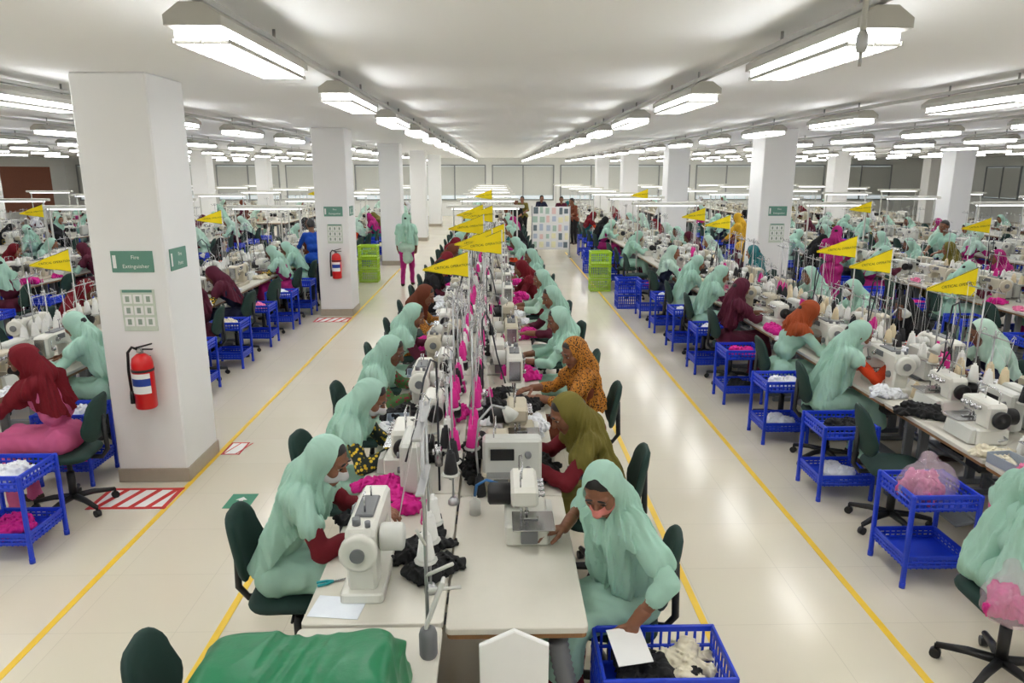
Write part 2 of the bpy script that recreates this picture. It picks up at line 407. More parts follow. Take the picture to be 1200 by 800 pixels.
        hb=p.get('hemb',hip[2]+.06);hf=p.get('hemf',hip[2]+.22)
        yy=np.clip((v[:,1]-(hip[1]-.05))/.2,0,1); hem=hb+(hf-hb)*yy+.03*np.sin(14*v[:,0]+ph)+.02*np.sin(31*v[:,0]+2*ph)
        v,q=cut(v,q,(~face)&(v[:,2]>hem)); out['scarf']=npmesh('headscarf',v,q,np.zeros(len(q)),1)
    if p.get('mask'):
        mg=[(.02,[ell(H(0,.026,-.05),V3(.068,.08,.075)*hs,Rh),cap(H(0,.085,-.015),H(0,.112,-.045),.021,.022)])]
        v,q=surfnet(lambda P:dgroup(mg,P),hc-.18,hc+.15,.0055)
        Lc=(v-hc)@Rh/hs; v,q=cut(v,q,(Lc[:,1]>.0)&(Lc[:,2]<-.012+.0*Lc[:,1])&(Lc[:,2]>-.125)); out['mask']=npmesh('face_mask',v,q,np.zeros(len(q)),1)
    return out
CLO={'mint green':(182,222,205),'red':(128,12,32),'orange':(176,80,38),'olive':(124,114,48),'maroon':(96,26,52),'magenta':(190,40,130),'black':(24,24,27),
     'white':(226,226,228),'yellow':(235,190,50),'teal':(40,120,125),'dark red':(120,14,32),'pink':(225,110,160),'navy':(24,30,60),'royal blue':(20,80,190),'pale green':(200,228,213),'brown':(120,60,36),'grey':(110,112,118),'pale lilac':(200,180,205),'red orange':(225,70,25),'peach':(240,150,140)}
def cloth(n):
    if n=='orange dotted': return M('cloth_orange_dotted',(190,124,42),.8,dots=(30,18,14),dscale=75,trl=.1)
    if n=='flowered black': return M('cloth_flowered',(28,40,34),.8,dots=(225,190,50),dscale=40)
    if n=='flowered green': return M('cloth_flowered_green',(70,110,60),.8,dots=(150,40,60),dscale=40)
    if n=='red and yellow': return M('cloth_redyellow',(196,160,40),.8,dots=(150,30,40),dscale=26)
    return M('cloth_'+n.replace(' ','_'),CLO[n],.8,var=.1,scale=9,bump=.15,bscale=180,trl=.28)
skins=[M('skin_a',(132,86,62),.5,var=.06,scale=30),M('skin_b',(108,68,48),.5,var=.06,scale=30),M('skin_c',(150,100,72),.5,var=.06,scale=30)]
hairm=M('hair_black',(16,13,12),.45,var=.3,scale=90); eyew=M('eye_white',(205,198,190),.3); lipm=M('lips',(120,58,52),.45); shoem=M('sandal',(60,40,32),.6)
def put_person(ms,loc,rz,label,scarf='mint green',tunic='mint green',sleeve=None,trouser='maroon',mask='peach',skin=0,group='garment workers'):
    o=bpy.data.objects.new('person',ms['body']); C.objects.link(o)
    mm=[skins[skin],cloth(tunic),cloth(sleeve or tunic),cloth(trouser),hairm,eyew,lipm,shoem]
    for i,m in enumerate(mm): o.material_slots[i].link='OBJECT'; o.material_slots[i].material=m
    for key,nm,m in(('hair','hair',hairm),('scarf','headscarf',cloth(scarf) if scarf else None),('mask','face_mask',cloth(mask))):
        if key in ms and m is not None:
            c=bpy.data.objects.new(nm,ms[key]); C.objects.link(c); c.parent=o; c.material_slots[0].link='OBJECT'; c.material_slots[0].material=m
    o.location=(loc[0],loc[1],0); o.rotation_euler=(0,0,rz); o['label']=label;o['category']='person';o['group']=group
    return o
# ------------------------------------------------------------------ camera maths (used only to skip what the photo cannot show)
TILT=math.atan(200/850.);YAW=math.radians(1.2)
def proj(x,y,z):
    X=x*math.cos(YAW)-y*math.sin(YAW);Y=x*math.sin(YAW)+y*math.cos(YAW);Z=z-2.5
    d=Y*math.cos(TILT)-Z*math.sin(TILT);v=Y*math.sin(TILT)+Z*math.cos(TILT)
    if d<.1: return -9999,0
    return 600+850*X/d,400-850*v/d
cam=bpy.data.cameras.new('camera'); cam.lens=25.5; cam.sensor_width=36; cam.clip_end=200
co=bpy.data.objects.new('camera',cam); C.objects.link(co); co.location=(0,0,2.5); co.rotation_euler=(PI/2-TILT,0,-YAW); sc.camera=co
# ------------------------------------------------------------------ room
X0,X1,Y0,Y1,HC=-24.,26.,-4.,42.,3.2
def floor_mat():
    m=bpy.data.materials.new('polished_floor_tiles');m.use_nodes=True;N=m.node_tree.nodes;L=m.node_tree.links;b=N['Principled BSDF']
    tc=N.new('ShaderNodeTexCoord');br=N.new('ShaderNodeTexBrick');br.offset=0;br.inputs['Scale'].default_value=1
    br.inputs['Brick Width'].default_value=.6;br.inputs['Row Height'].default_value=.6;br.inputs['Mortar Size'].default_value=.002;br.inputs['Mortar Smooth'].default_value=.3
    br.inputs['Color1'].default_value=col((226,218,199));br.inputs['Color2'].default_value=col((223,215,195));br.inputs['Mortar'].default_value=col((208,200,181))
    L.new(tc.outputs['Object'],br.inputs['Vector'])
    nz=N.new('ShaderNodeTexNoise');nz.inputs['Scale'].default_value=1.3;nz.inputs['Detail'].default_value=5;L.new(tc.outputs['Object'],nz.inputs['Vector'])
    mr=N.new('ShaderNodeMapRange');mr.inputs[3].default_value=.12;mr.inputs[4].default_value=.22;L.new(nz.outputs['Fac'],mr.inputs[0]);L.new(mr.outputs[0],b.inputs['Roughness'])
    b.inputs['Specular IOR Level'].default_value=.38
    mx=N.new('ShaderNodeMix');mx.data_type='RGBA';mx.blend_type='MULTIPLY';mx.inputs[0].default_value=.05;L.new(br.outputs['Color'],mx.inputs[6]);L.new(nz.outputs['Color'],mx.inputs[7])
    L.new(mx.outputs[2],b.inputs['Base Color']);return m
def struct(name,mb,mats):
    return place(Node(name,mb,mats),(0,0,0),0,None,None,kind='structure')
cx,cy=(X0+X1)/2,(Y0+Y1)/2
struct('floor',MB().box((cx,cy,-.05),(X1-X0,Y1-Y0,.1),.001),[floor_mat()])
struct('ceiling',MB().box((cx,cy,HC+.05),(X1-X0,Y1-Y0,.1),.001),[M('ceiling_paint',(249,250,250),.8,var=.01,scale=2)])
struct('wall_back',MB().box((cx,Y1+.05,HC/2),(X1-X0,.1,HC),.001),[wallm])
struct('wall_front',MB().box((cx,Y0-.05,HC/2),(X1-X0,.1,HC),.001),[pilm])
struct('wall_left',MB().box((X0-.05,cy,HC/2),(.1,Y1-Y0,HC),.001),[wallm])
struct('wall_right',MB().box((X1+.05,cy,HC/2),(.1,Y1-Y0,HC),.001),[wallm])
struct('trim_1',MB().box((X0+.03,33,1.6),(.06,15,2.2),.01),[M('brick_brown',(150,96,76),.8,var=.15)])
frm=M('window_frame_grey',(150,154,154),.4); day=M('daylight_glass',(215,225,230),.2,emit=.55)
wi=1
for i in range(13):
    xc_=-21.6+3.85*i
    if xc_>X1-1.8: continue
    n=Node('window_%d'%wi);b=MB()
    for dx in(-1.72,0,1.72): b.box((dx,0,1.85),(.07,.08,1.9))
    for z in(.9,2.8): b.box((0,0,z),(3.5,.08,.07))
    n.part('window_frame',b,[frm]); n.part('blind',MB().box((0,.01,1.95),(3.38,.012,1.56),.003),[blindm]); n.part('pane',MB().box((0,.035,1.85),(3.36,.008,1.8),.001),[day])
    n.part('blind_rail',MB().box((0,.0,1.15),(3.36,.035,.03)),[offw])
    place(n,(xc_,Y1-.06,0),0,None,None,kind='structure'); wi+=1
for k in range(9):
    for xs,rz in((X0+.06,PI/2),(X1-.06,-PI/2)):
        if rz>0 and 8+k*3.7>24: continue
        n=Node('window_%d'%wi);b=MB()
        for dx in(-1.3,0,1.3): b.box((dx,0,1.9),(.06,.08,1.6))
        for z in(1.1,2.7): b.box((0,0,z),(2.66,.08,.06))
        n.part('window_frame',b,[frm]); n.part('blind',MB().box((0,.005,1.9),(2.54,.012,1.5),.002),[blindm]); n.part('pane',MB().box((0,.03,1.9),(2.6,.008,1.56),.001),[day])
        place(n,(xs,8+k*3.7,0),rz,None,None,kind='structure'); wi+=1
for x,lb in((-2.53,'yellow floor line beside the near left pillar, outer edge of left aisle'),(-1.56,'yellow floor line behind the chairs on the left of the centre line'),
            (1.167,'yellow floor line behind the chairs on the right of the centre line'),(2.16,'yellow floor line beside the blue trolleys, outer edge of right aisle')):
    place(Node('floor_line',MB().box((0,10.3,.001),(.042,25,.003),.0005),[yline]),(x,0,0),0,lb,'floor marking','yellow aisle lines')
# pillars
pil=Node('pillar');pil.part('shaft',MB().box((0,0,1.6),(.56,.64,3.2),.012),[pilm]);pil.part('skirting',MB().box((0,0,.06),(.58,.66,.12),.004),[skirtm])
PIL=[]
ords=['nearest','second','third','fourth','fifth','sixth','seventh','eighth','ninth','tenth','eleventh','twelfth','thirteenth','fourteenth','fifteenth','sixteenth','seventeenth','eighteenth','nineteenth','twentieth','twenty-first','twenty-second','twenty-third','twenty-fourth','twenty-fifth','twenty-sixth','twenty-seventh','twenty-eighth','twenty-ninth','thirtieth','thirty-first','thirty-second']
PX=-2.83
pnames={-18.3:'far left pillar row',-10.6:'second pillar row from the left aisle',PX:'pillar row along the left aisle',4.85:'pillar row right of the right aisle',12.55:'second pillar row on the right',20.2:'far right pillar row'}
for px in pnames:
    n=0
    for k in range(5):
        py=5.95+7.05*k; q=proj(px,py,2.)[0]
        if not -60<q<1260: continue
        PIL.append((px,py)); lb='white square pillar, %s in the %s'%(ords[n],pnames[px])
        if px==PX and k==0: lb='large white square pillar in left foreground carrying a red fire extinguisher'
        place(pil,(px,py,0),0,lb,'pillar','white square pillars'); n+=1
def sign_node(lines,w,h):
    n=Node('wall_sign');n.part('panel',MB().box((0,.004,0),(w,.008,h),.002),[signg])
    s=h*.25
    for i,t in enumerate(lines):
        b=MB();text(b,t,s,(w*.08,-.002,h*(.2-.42*i)),(1,0,0),(0,0,1)); n.part('lettering',b,[paper],'white lettering',recalc=False)
    n.part('pictogram',MB().box((-w*.42,-.001,0),(w*.08,.003,h*.6),.001),[paper]); return n
sgn=sign_node(['Fire','Extinguisher'],.32,.165)
sheet=Node('instruction_sheet');sheet.part('backing',MB().box((0,.005,0),(.26,.01,.33),.002),[M('sheet_pale',(205,214,200),.6)])
for i in range(3):
    for j in range(3):
        f=sheet.part('picture_frame',MB().box((-.08+.08*i,-.001,.09-.09*j),(.068,.003,.07),.0008),[paper]); f.kids.append(Node('picture',MB().box((-.08+.08*i,-.003,.09-.09*j),(.03,.003,.045),.0008),[M('sheet_print',(150,165,152),.6)]))
sheet.part('title_bar',MB().box((0,-.001,.152),(.23,.003,.02),.0008),[signg])
ext=Node('fire_extinguisher')
ext.part('cylinder',MB().lathe([(.0,0),(.072,0),(.08,.012),(.08,.36),(.07,.405),(.035,.435),(.022,.44)],n=24),[redp])
b=MB();P=[]
for zz in(.13,.29):
    for i in range(9):
        a=math.radians(-150+i*15); P.append((.0808*math.cos(a),.0808*math.sin(a),zz))
b.add(P,[(i,i+1,9+i+1,9+i) for i in range(8)],0,True); b2=MB();P=[(x*1.006,y*1.006,.19 if z<.2 else .25) for x,y,z in P];b2.add(P,[(i,i+1,9+i+1,9+i) for i in range(8)],0,True)
lbn=ext.part('label_wrap',b,[paper],'white printed label',recalc=False); lb2=Node('label_band',b2,[M('label_blue',(30,60,150),.5)],recalc=False); lbn.kids.append(lb2)
ext.part('neck',MB().cyl((0,0,.435),(0,0,.48),.02),[steel]);ext.part('lever',MB().box((.03,0,.5),(.13,.022,.012),.003,R=Matrix.Rotation(-.25,3,'Y')).box((.035,0,.472),(.12,.022,.01),.003),[dark])
ext.part('gauge',MB().cyl((0,-.02,.465),(0,-.035,.465),.016),[chrome])
ext.part('hose',MB().tube([(-.02,0,.47),(-.06,-.01,.49),(-.09,-.02,.45),(-.1,-.02,.3),(-.095,-.02,.12)],.011),[dark]);ext.part('nozzle',MB().cyl((-.095,-.02,.14),(-.093,-.02,.04),.014,.02),[dark])
ext.part('bracket',MB().box((0,.09,.25),(.06,.02,.3)).lathe([(.0835,.0),(.0835,.02)],(0,0,.3),n=24),[dark])
for i,(px,py,w) in enumerate(((PX,5.63,'near left pillar'),(PX,12.68,'second left pillar'),(4.85,12.68,'pillar right of the right aisle'))):
    place(sgn,(px+.03,py-.009,1.82),0,'green fire extinguisher sign on front of the '+w,'sign','green pillar signs')
    place(sheet,(px+.04,py-.011,1.44),0,'pale instruction sheet below the sign on front of the '+w,'notice','pillar instruction sheets')
    if i<2: place(ext,(px+.06,py-.105,.68),0,'red fire extinguisher hung on front of the '+w,'fire extinguisher','fire extinguishers')
place(sign_node(['Fire','Point'],.3,.17),(PX+.289,5.85,1.82),PI/2,'green sign on the aisle face of the near left pillar','sign','green pillar signs')
place(sgn,(PX+.289,12.95,1.82),PI/2,'green sign on the aisle face of the second left pillar','sign','green pillar signs')
redf=M('floor_red',(205,45,40),.45)
def hatch(w,d,m=4):
    n=Node('floor_patch');n.part('base',MB().box((0,0,.0015),(w,d,.003),.0005),[paper]);b=MB();e=.035 if w>.4 else .016
    for x in(-w/2+e*.57,w/2-e*.57): b.box((x,0,.0035),(e,d,.003),.0005)
    for y in(-d/2+e*.57,d/2-e*.57): b.box((0,y,.0035),(w,e,.003),.0005)
    sl=.09*d/.38
    for i in range(m):
        x=-w/2+w*.15+w*.65*i/max(1,m-1); b.add([(x-w*.08,-d/2+e*.8,.0036),(x,-d/2+e*.8,.0036),(x+sl,d/2-e*.8,.0036),(x+sl-w*.08,d/2-e*.8,.0036)],[(0,1,2,3)])
    n.part('stripes',b,[redf],'red stripes',recalc=False);return n
hp=hatch(.6,.38)
place(hp,(-2.83,5.31,0),0,'red and white striped floor patch in front of the near left pillar','floor marking','striped floor patches')
place(hp,(-2.83,12.3,0),0,'red and white striped floor patch in front of the second left pillar','floor marking','striped floor patches')
place(hatch(.17,.3,2),(-2.42,6.35,0),0,'small red and white striped patch beside the near left pillar','floor marking','striped floor patches')
n=Node('floor_arrow_sticker');n.part('base',MB().box((0,0,.0015),(.2,.25,.003),.0005),[M('floor_green',(20,130,95),.4)])
n.part('arrow',MB().add([(-.016,-.07,.0035),(.016,-.07,.0035),(.016,.015,.0035),(.045,.015,.0035),(0,.07,.0035),(-.045,.015,.0035),(-.016,.015,.0035)],[(0,1,2,3,4,5,6)]),[paper],recalc=False)
place(n,(-2.0,5.25,0),0,'green floor sticker with white arrow in the left aisle','floor marking')
# ------------------------------------------------------------------ ceiling lights
glow=M('tube_glow',(252,253,255),.4,var=.0,emit=20.)
fix=Node('ceiling_light')
fix.part('housing',MB().prism([(-.045,0),(.045,0),(.108,-.045),(.108,-.082),(-.108,-.082),(-.108,-.045)],-.64,.64,lambda x,y,t:(x,t,y),.004),[fixw])
fix.part('diffuser',MB().box((0,0,-.102),(.205,1.12,.04),.004),[glow])
for y in(-.42,.42): fix.part('hanger',MB().cyl((0,y,0),(0,y,.09),.008),[steel])
b=MB()
for i in range(13): b.box((0,-.552+.092*i,-.127),(.215,.006,.016),.001)
for x in(-.108,0,.108): b.box((x,0,-.127),(.006,1.14,.016),.001)
fix.part('louvre',b,[fixw])
trk=M('trunking_grey',(200,200,196),.5)
rows=[-16.1,-13.6,-11.1,-8.6,-6.1,-3.6,-1.13,1.48,3.85,6.3,8.8,11.3,13.8,16.3]
for ri,x in enumerate(rows):
    k0=6-ri if ri<=6 else ri-7; rn=ords[k0].replace('nearest','first')+' row '+('left' if ri<=6 else 'right')+' of centre'; n=0
    for k in range(-2,16):
        y=3.56+2.42*k; q=proj(x,y,3.1)[0]
        inv=-150<q<1350
        if not inv and not(k<2 and abs(x)<9): continue
        lb='fluorescent ceiling light, %s in %s'%(ords[n],rn) if inv else 'ceiling light %s behind the viewpoint, %s'%(ords[k+2],rn)
        place(fix if y<16 else fix.flat(),(x,y,HC-.09),0,lb,'ceiling light','fluorescent ceiling lights')
        if inv:n+=1
    ys=max(-2.,abs(x)*1.2-3)
    place(Node('conduit',MB().box((0,(ys+41)/2,0),(.04,41-ys,.03),.004),[trk]),(x,0,HC-.06),0,'long pale trunking rail above ceiling lights, '+rn,'pipe','ceiling conduits')
n=Node('pipe_dropper');n.part('pipe',MB().cyl((0,0,0),(0,0,.22),.011),[fixw]);n.part('valve',MB().lathe([(.0,-.05),(.014,-.05),(.022,-.025),(.02,.01),(.012,.025)],n=12).cyl((0,0,-.1),(0,0,-.05),.006),[steel])
place(n,(1.36,2.85,HC-.22),0,'short pipe dropper with valve hanging beside the front right light','pipe')
# ------------------------------------------------------------------ workstation furniture
tab=Node('sewing_table')
tab.part('tabletop',MB().prism(rrect(1.19,.565,.02,3),.722,.75,lambda x,y,t:(x,y+.285,t),.003),[lam])
tab.part('edge_band',MB().prism(rrect(1.18,.555,.02,3),.7,.7215,lambda x,y,t:(x,y+.285,t),.002),[wood])
for s in(-1,1):
    tab.part('leg',MB().box((s*.5,.3,.37),(.04,.07,.66)).box((s*.5,.3,.03),(.05,.5,.05)).box((s*.5,.3,.685),(.05,.46,.03)),[legp])
tab.part('motor',MB().box((.2,.3,.6),(.16,.18,.17),.02).cyl((.28,.3,.6),(.36,.3,.6),.06),[dark])
tab.part('treadle',MB().box((0,.28,.12),(.42,.24,.02),.005,R=Matrix.Rotation(.2,3,'X')).cyl((-.49,.3,.14),(.49,.3,.14),.012),[legp])
def wheel(b,c,ax,r,w): b.lathe([(.0,0),(r*.3,0),(r*.35,w*.3),(r*.75,w*.3),(r*.8,0),(r,w*.15),(r,w*.85),(r*.8,w),(r*.4,w*.8),(r*.25,w*1.1),(0,w*1.1)],c,ax,24); return b
def make_lock(white):
    n=Node('sewing_machine')
    n.part('bed',MB().prism(rrect(.5,.18,.02,3),0,.045,lambda x,y,t:(x+.04,y,t),.006),[white])
    n.part('arm',MB().prism([(.13,.04),(.25,.04),(.265,.12),(.265,.29),(.25,.32),(-.1,.325),(-.19,.315),(-.2,.3),(-.2,.15),(-.185,.12),(-.12,.12),(-.1,.14),(-.1,.2),(-.07,.215),(.08,.215),(.12,.19)],-.062,.062,XZ,.014),[white])
    n.part('face_plate',MB().box((-.204,0,.22),(.01,.09,.16),.004),[chrome])
    n.part('top_cover',MB().box((.05,0,.327),(.2,.08,.014),.006),[grey])
    w=n.part('handwheel',wheel(MB(),(.275,0,.24),(1,0,0),.078,.045),[white]); w.kids.append(Node('wheel_cap',MB().cyl((.32,0,.24),(.332,0,.24),.03,n=16),[grey]))
    n.part('motor_housing',MB().lathe([(0,0),(.055,0),(.06,.01),(.06,.09),(.05,.1),(0,.1)],(.16,.07,.24),(0,1,0),20),[offw])
    n.part('needle_bar',MB().cyl((-.15,0,.055),(-.15,0,.13),.004).cyl((-.15,0,.085),(-.15,0,.105),.009),[chrome])
    n.part('presser_foot',MB().cyl((-.15,.018,.06),(-.15,.018,.14),.005).box((-.15,.005,.05),(.022,.05,.008),.003),[chrome])
    n.part('stitch_plate',MB().box((-.15,0,.046),(.1,.12,.003),.001),[chrome])
    for x,z in((-.13,.2),(-.05,.27)): n.part('tension_dial',MB().lathe([(0,0),(.018,0),(.02,.006),(.012,.012),(.02,.018),(.012,.03),(0,.03)],(x,-.06,z),(0,-1,0),12),[chrome])
    n.part('stitch_dial',MB().lathe([(0,0),(.028,0),(.026,.02),(0,.022)],(.19,-.06,.15),(0,-1,0),16),[grey])
    n.part('take_up_lever',MB().tube([(-.15,-.066,.2),(-.155,-.075,.26),(-.15,-.08,.28)],.004),[chrome])
    n.part('thread_post',MB().cyl((.12,0,.33),(.12,0,.42),.004).tube([(.1,0,.415),(.14,0,.415)],.004),[chrome])
    n.part('thread_pin',MB().cyl((-.04,.0,.33),(-.04,0,.38),.004),[chrome])
    n.part('bobbin_winder',MB().cyl((.21,-.02,.32),(.21,-.02,.35),.018),[grey])
    n.part('bobbin_winder',MB().cyl((.23,.03,.32),(.23,.03,.345),.012),[grey])
    n.part('control_panel',MB().box((.02,-.066,.285),(.1,.012,.045),.003).box((.02,-.073,.285),(.06,.004,.025),.001),[grey])
    return n
def make_over(white):
    n=Node('overlock_machine')
    n.part('base',MB().box((0,0,.055),(.32,.21,.11),.012),[white])
    n.part('front_cover',MB().prism([(-.105,.005),(-.15,.01),(-.135,.1),(-.105,.108)],-.14,.14,YZ,.004),[offw])
    n.part('arm',MB().prism([(.03,.11),(.15,.11),(.155,.25),(.14,.275),(-.1,.28),(-.135,.265),(-.135,.2),(-.12,.185),(.0,.185),(.03,.165)],-.055,.075,XZ,.014),[white])
    n.part('cloth_plate',MB().box((-.12,-.03,.113),(.2,.2,.006),.002),[chrome])
    n.part('handwheel',wheel(MB(),(.162,.02,.18),(1,0,0),.058,.035),[dark])
    for i in range(4):
        n.part('tension_knob',MB().lathe([(0,0),(.014,0),(.016,.006),(.009,.012),(.016,.02),(.014,.032),(0,.034)],(-.08+.05*i,-.055,.235),(0,-1,0),12),[chrome])
    n.part('needle_bar',MB().cyl((-.1,.0,.125),(-.1,.0,.19),.006).box((-.1,0,.15),(.03,.02,.016),.004),[chrome])
    n.part('presser_foot',MB().box((-.1,-.02,.121),(.03,.07,.01),.003).cyl((-.1,.025,.12),(-.1,.025,.185),.006),[chrome])
    n.part('thread_guide',MB().tube([(-.1,.03,.28),(-.1,.03,.35),(-.06,.02,.365),(.09,.02,.365),(.12,.03,.35),(.12,.03,.275)],.004).cyl((0,.02,.275),(0,.02,.36),.003),[chrome])
    n.part('rear_motor',MB().lathe([(0,0),(.05,0),(.055,.01),(.055,.11),(.04,.12),(0,.12)],(.07,.07,.17),(0,1,0),16),[dark])
    n.part('foot_lifter',MB().tube([(.15,.07,.06),(.2,.06,.06),(.21,.0,.05)],.007),[steel])
    n.part('waste_chute',MB().prism([(-.16,.11),(-.2,.1),(-.19,.03),(-.16,.03)],-.05,.03,XZ,.003),[grey])
    return n
LOCK=[make_lock(white),make_lock(beige)];OVER=[make_over(white),make_over(beige)]
def make_stand(k):
    n=Node('thread_stand'); h=(1.6,1.36,1.72)[k]
    n.part('pole',MB().cyl((0,0,.75),(0,0,h),.0055).lathe([(0,0),(.03,0),(.03,.02),(.014,.04)],(0,0,.75),n=12),[steel])
    n.part('lower_arm',MB().box((0,0,.98),(.4,.014,.01),.003).box((0,0,.98),(.026,.03,.03),.004),[steel])
    n.part('upper_arm',MB().box((0,0,h-.05),(.4,.011,.009),.003).box((0,0,h-.05),(.024,.024,.024),.004),[steel])
    for i in range(3):
        x=-.16+.16*i
        n.part('spool_tray',MB().lathe([(0,0),(.045,0),(.048,.006),(.01,.012),(.006,.1),(0,.1)],(x,0,.987),n=12),[offw])
        n.part('guide_loop',MB().tube([(x,0,h-.045),(x,-.02,h-.02),(x+.014,-.03,h-.012),(x,-.04,h-.02),(x-.012,-.03,h-.03)],.003,6),[chrome])
        n.part('thread_strand',MB().tube([(x,0,1.1),(x,-.03,h-.02),(x*.12,-.12,1.11)],.0012,4),[paper])
    return n
stands=[make_stand(0),make_stand(1),make_stand(2)]
CONE={}
def cone(c):
    if c not in CONE:
        rgb={'white':(232,232,228),'black':(22,22,26),'pink':(214,30,140),'cream':(222,205,170)}[c]
        CONE[c]=Node('thread_cone',MB().lathe([(0,0),(.036,0),(.037,.008),(.022,.105),(.018,.108),(.012,.108),(.011,.125),(0,.125)],n=14),[M('thread_'+c,rgb,.7,bump=.4,bscale=400)])
    return CONE[c]
def make_chair(back=True):
    n=Node('work_chair' if back else 'work_stool')
    n.part('seat',MB().pad(rrect(.43,.41,.11),.07,lambda x,y,h:(x,y,.455+h)),[chairg])
    if back:
        out=[(x*(1-.12*(y>0)),y) for x,y in rrect(.38,.35,.13,6)]
        n.part('backrest',MB().pad(out,.05,lambda x,y,h:(x,-.225-.07*(y/.2)*.5-.03+.05*(x/.2)**2+h,.725+y)),[chairg])
        n.part('back_support',MB().tube([(0,-.05,.42),(0,-.24,.41),(0,-.285,.47),(0,-.275,.74)],.018),[dark])
    n.part('column',MB().cyl((0,0,.1),(0,0,.3),.028).cyl((0,0,.28),(0,0,.42),.018).box((0,0,.415),(.2,.2,.025),.006),[dark])
    for i in range(5):
        a=2*PI*i/5+.3;c,s=math.cos(a),math.sin(a)
        l=n.part('leg',MB().tube([(0,0,.105),(c*.14,s*.14,.1),(c*.28,s*.28,.075)],[.026,.022,.016]),[dark])
        l.kids.append(Node('caster',MB().cyl((c*.28-s*.018,s*.28+c*.018,.027),(c*.28+s*.018,s*.28-c*.018,.027),.027).cyl((c*.28,s*.28,.05),(c*.28,s*.28,.08),.009),[dark]))
    n.part('height_lever',MB().tube([(0,0,.4),(.2,.02,.39)],.007),[dark])
    return n
chair=make_chair();stool=make_chair(False)
def basket(b,w,d,h,z):
    b.box((0,0,z+.008),(w,d,.014),.003)
    for zz in(z+h-.015,z+h*.5,z+.02): 
        for s in(-1,1): b.box((0,s*d/2,zz),(w+.015,.014,.03 if zz>z+h*.6 else .014),.003).box((s*w/2,0,zz),(.014,d+.015,.03 if zz>z+h*.6 else .014),.003)
    m=max(5,int(w/.036))
    for i in range(m+1):
        x=-w/2+w*i/m
        for s in(-1,1): b.box((x,s*d/2,z+h/2),(.012,.008,h),.002)
    m=max(5,int(d/.036))
    for i in range(m+1):
        y=-d/2+d*i/m
        for s in(-1,1): b.box((s*w/2,y,z+h/2),(.008,.012,h),.002)
    return b
trol=Node('basket_trolley');trol.part('top_basket',basket(MB(),.38,.40,.11,.5),[blue]);trol.part('lower_basket',basket(MB(),.38,.40,.09,.12),[blue])
for sx in(-1,1):
    for sy in(-1,1): trol.part('leg',MB().box((sx*.195,sy*.205,.32),(.028,.028,.58),.006).cyl((sx*.195,sy*.205,0),(sx*.195,sy*.205,.035),.018),[blue])
ctrl=Node('control_box');ctrl.part('case',MB().box((0,0,.15),(.3,.1,.26),.015),[offw]);ctrl.part('foot',MB().box((0,0,.012),(.18,.12,.024),.004),[grey]);ctrl.part('display',MB().box((-.05,-.052,.2),(.12,.008,.06),.002),[dark])
for z in(.2,.12): ctrl.part('knob',MB().lathe([(0,0),(.018,0),(.016,.02),(0,.022)],(.08,-.05,z),(0,-1,0),12),[grey])
lamp=Node('gooseneck_lamp');lamp.part('clamp',MB().lathe([(0,0),(.028,0),(.028,.03),(.012,.045),(0,.045)],n=12),[dark])
lamp.part('neck',MB().tube([(0,0,.04),(0,.02,.25),(0,-.0,.42),(0,-.08,.5),(0,-.16,.47)],.007),[steel]);lamp.part('shade',MB().lathe([(0,0),(.02,.0),(.045,.07),(.042,.07),(.018,.004),(0,.004)],(0,-.15,.475),(0,-.55,-.8),14),[offw])
tray=Node('parts_tray');tray.part('shell',MB().box((0,0,.006),(.22,.15,.01),.003).box((0,.075,.035),(.22,.006,.065),.002).box((0,-.075,.035),(.22,.006,.065),.002).box((.11,0,.035),(.006,.15,.065),.002).box((-.11,0,.035),(.006,.15,.065),.002),[M('tray_grey',(150,160,172),.45)])
r_=random.Random(3)
for i in range(8): 
    x,y=r_.uniform(-.08,.08),r_.uniform(-.05,.05); tray.part('bobbin',MB().lathe([(0,0),(.012,0),(.012,.012),(0,.012)],(x,y,.012+.01*(i%3)),(r_.uniform(-.6,.6),r_.uniform(-.6,.6),1),8),[chrome])
hosep=Node('air_line');hosep.part('riser',MB().tube([(0,0,.75),(0,0,1.35),(.02,0,1.5),(.12,-.02,1.54),(.2,-.05,1.46),(.22,-.1,1.2),(.18,-.16,1.0)],.006),[M('hose_dark',(45,50,58),.5)]);hosep.part('regulator',MB().cyl((0,0,.9),(0,0,1.02),.022).cyl((0,-.02,.98),(0,-.035,.98),.018),[chrome])
PILE={}
def pile_geo(v):
    r=random.Random(v); w,d,h=((.16,.12,.06),(.2,.15,.1),(.13,.16,.07),(.22,.1,.05))[v%4]
    pr=[cap((r.uniform(-w,w)*.7,r.uniform(-d,d)*.7,r.uniform(0,h)),(r.uniform(-w,w),r.uniform(-d,d),r.uniform(0,h*.7)),r.uniform(.02,.045),r.uniform(.02,.04)) for _ in range(13)]
    G=[(.03,pr)]
    f=lambda P:np.maximum(dgroup(G,P)-.009*(np.sin(55*P[:,0]+6*np.sin(31*P[:,1])+v)*np.sin(47*P[:,1]+5*np.sin(37*P[:,2]))+.6*np.sin(70*P[:,2]+7*np.sin(29*P[:,0]))),-P[:,2]+.001)
    lo,hi=bounds(G,.05); lo[2]=-.02
    return surfnet(f,lo,hi,.008)
PG={}
PC={'white':(234,236,240),'magenta':(205,24,135),'black':(24,24,26),'pink':(226,120,160),'cream':(222,214,190),'green':(40,150,105),'blue':(40,80,170)}
def pile(v,c):
    if v not in PG: PG[v]=pile_geo(v)
    if (v,c) not in PILE:
        a,q=PG[v]; me=npmesh('fabric_pile',a,q,np.zeros(len(q)),1); me.materials[0]=M('fabric_'+c,PC[c],.85,var=.12,bump=.15,bscale=150)
        PILE[(v,c)]=Node('fabric_pile',me=me)
    return PILE[(v,c)]
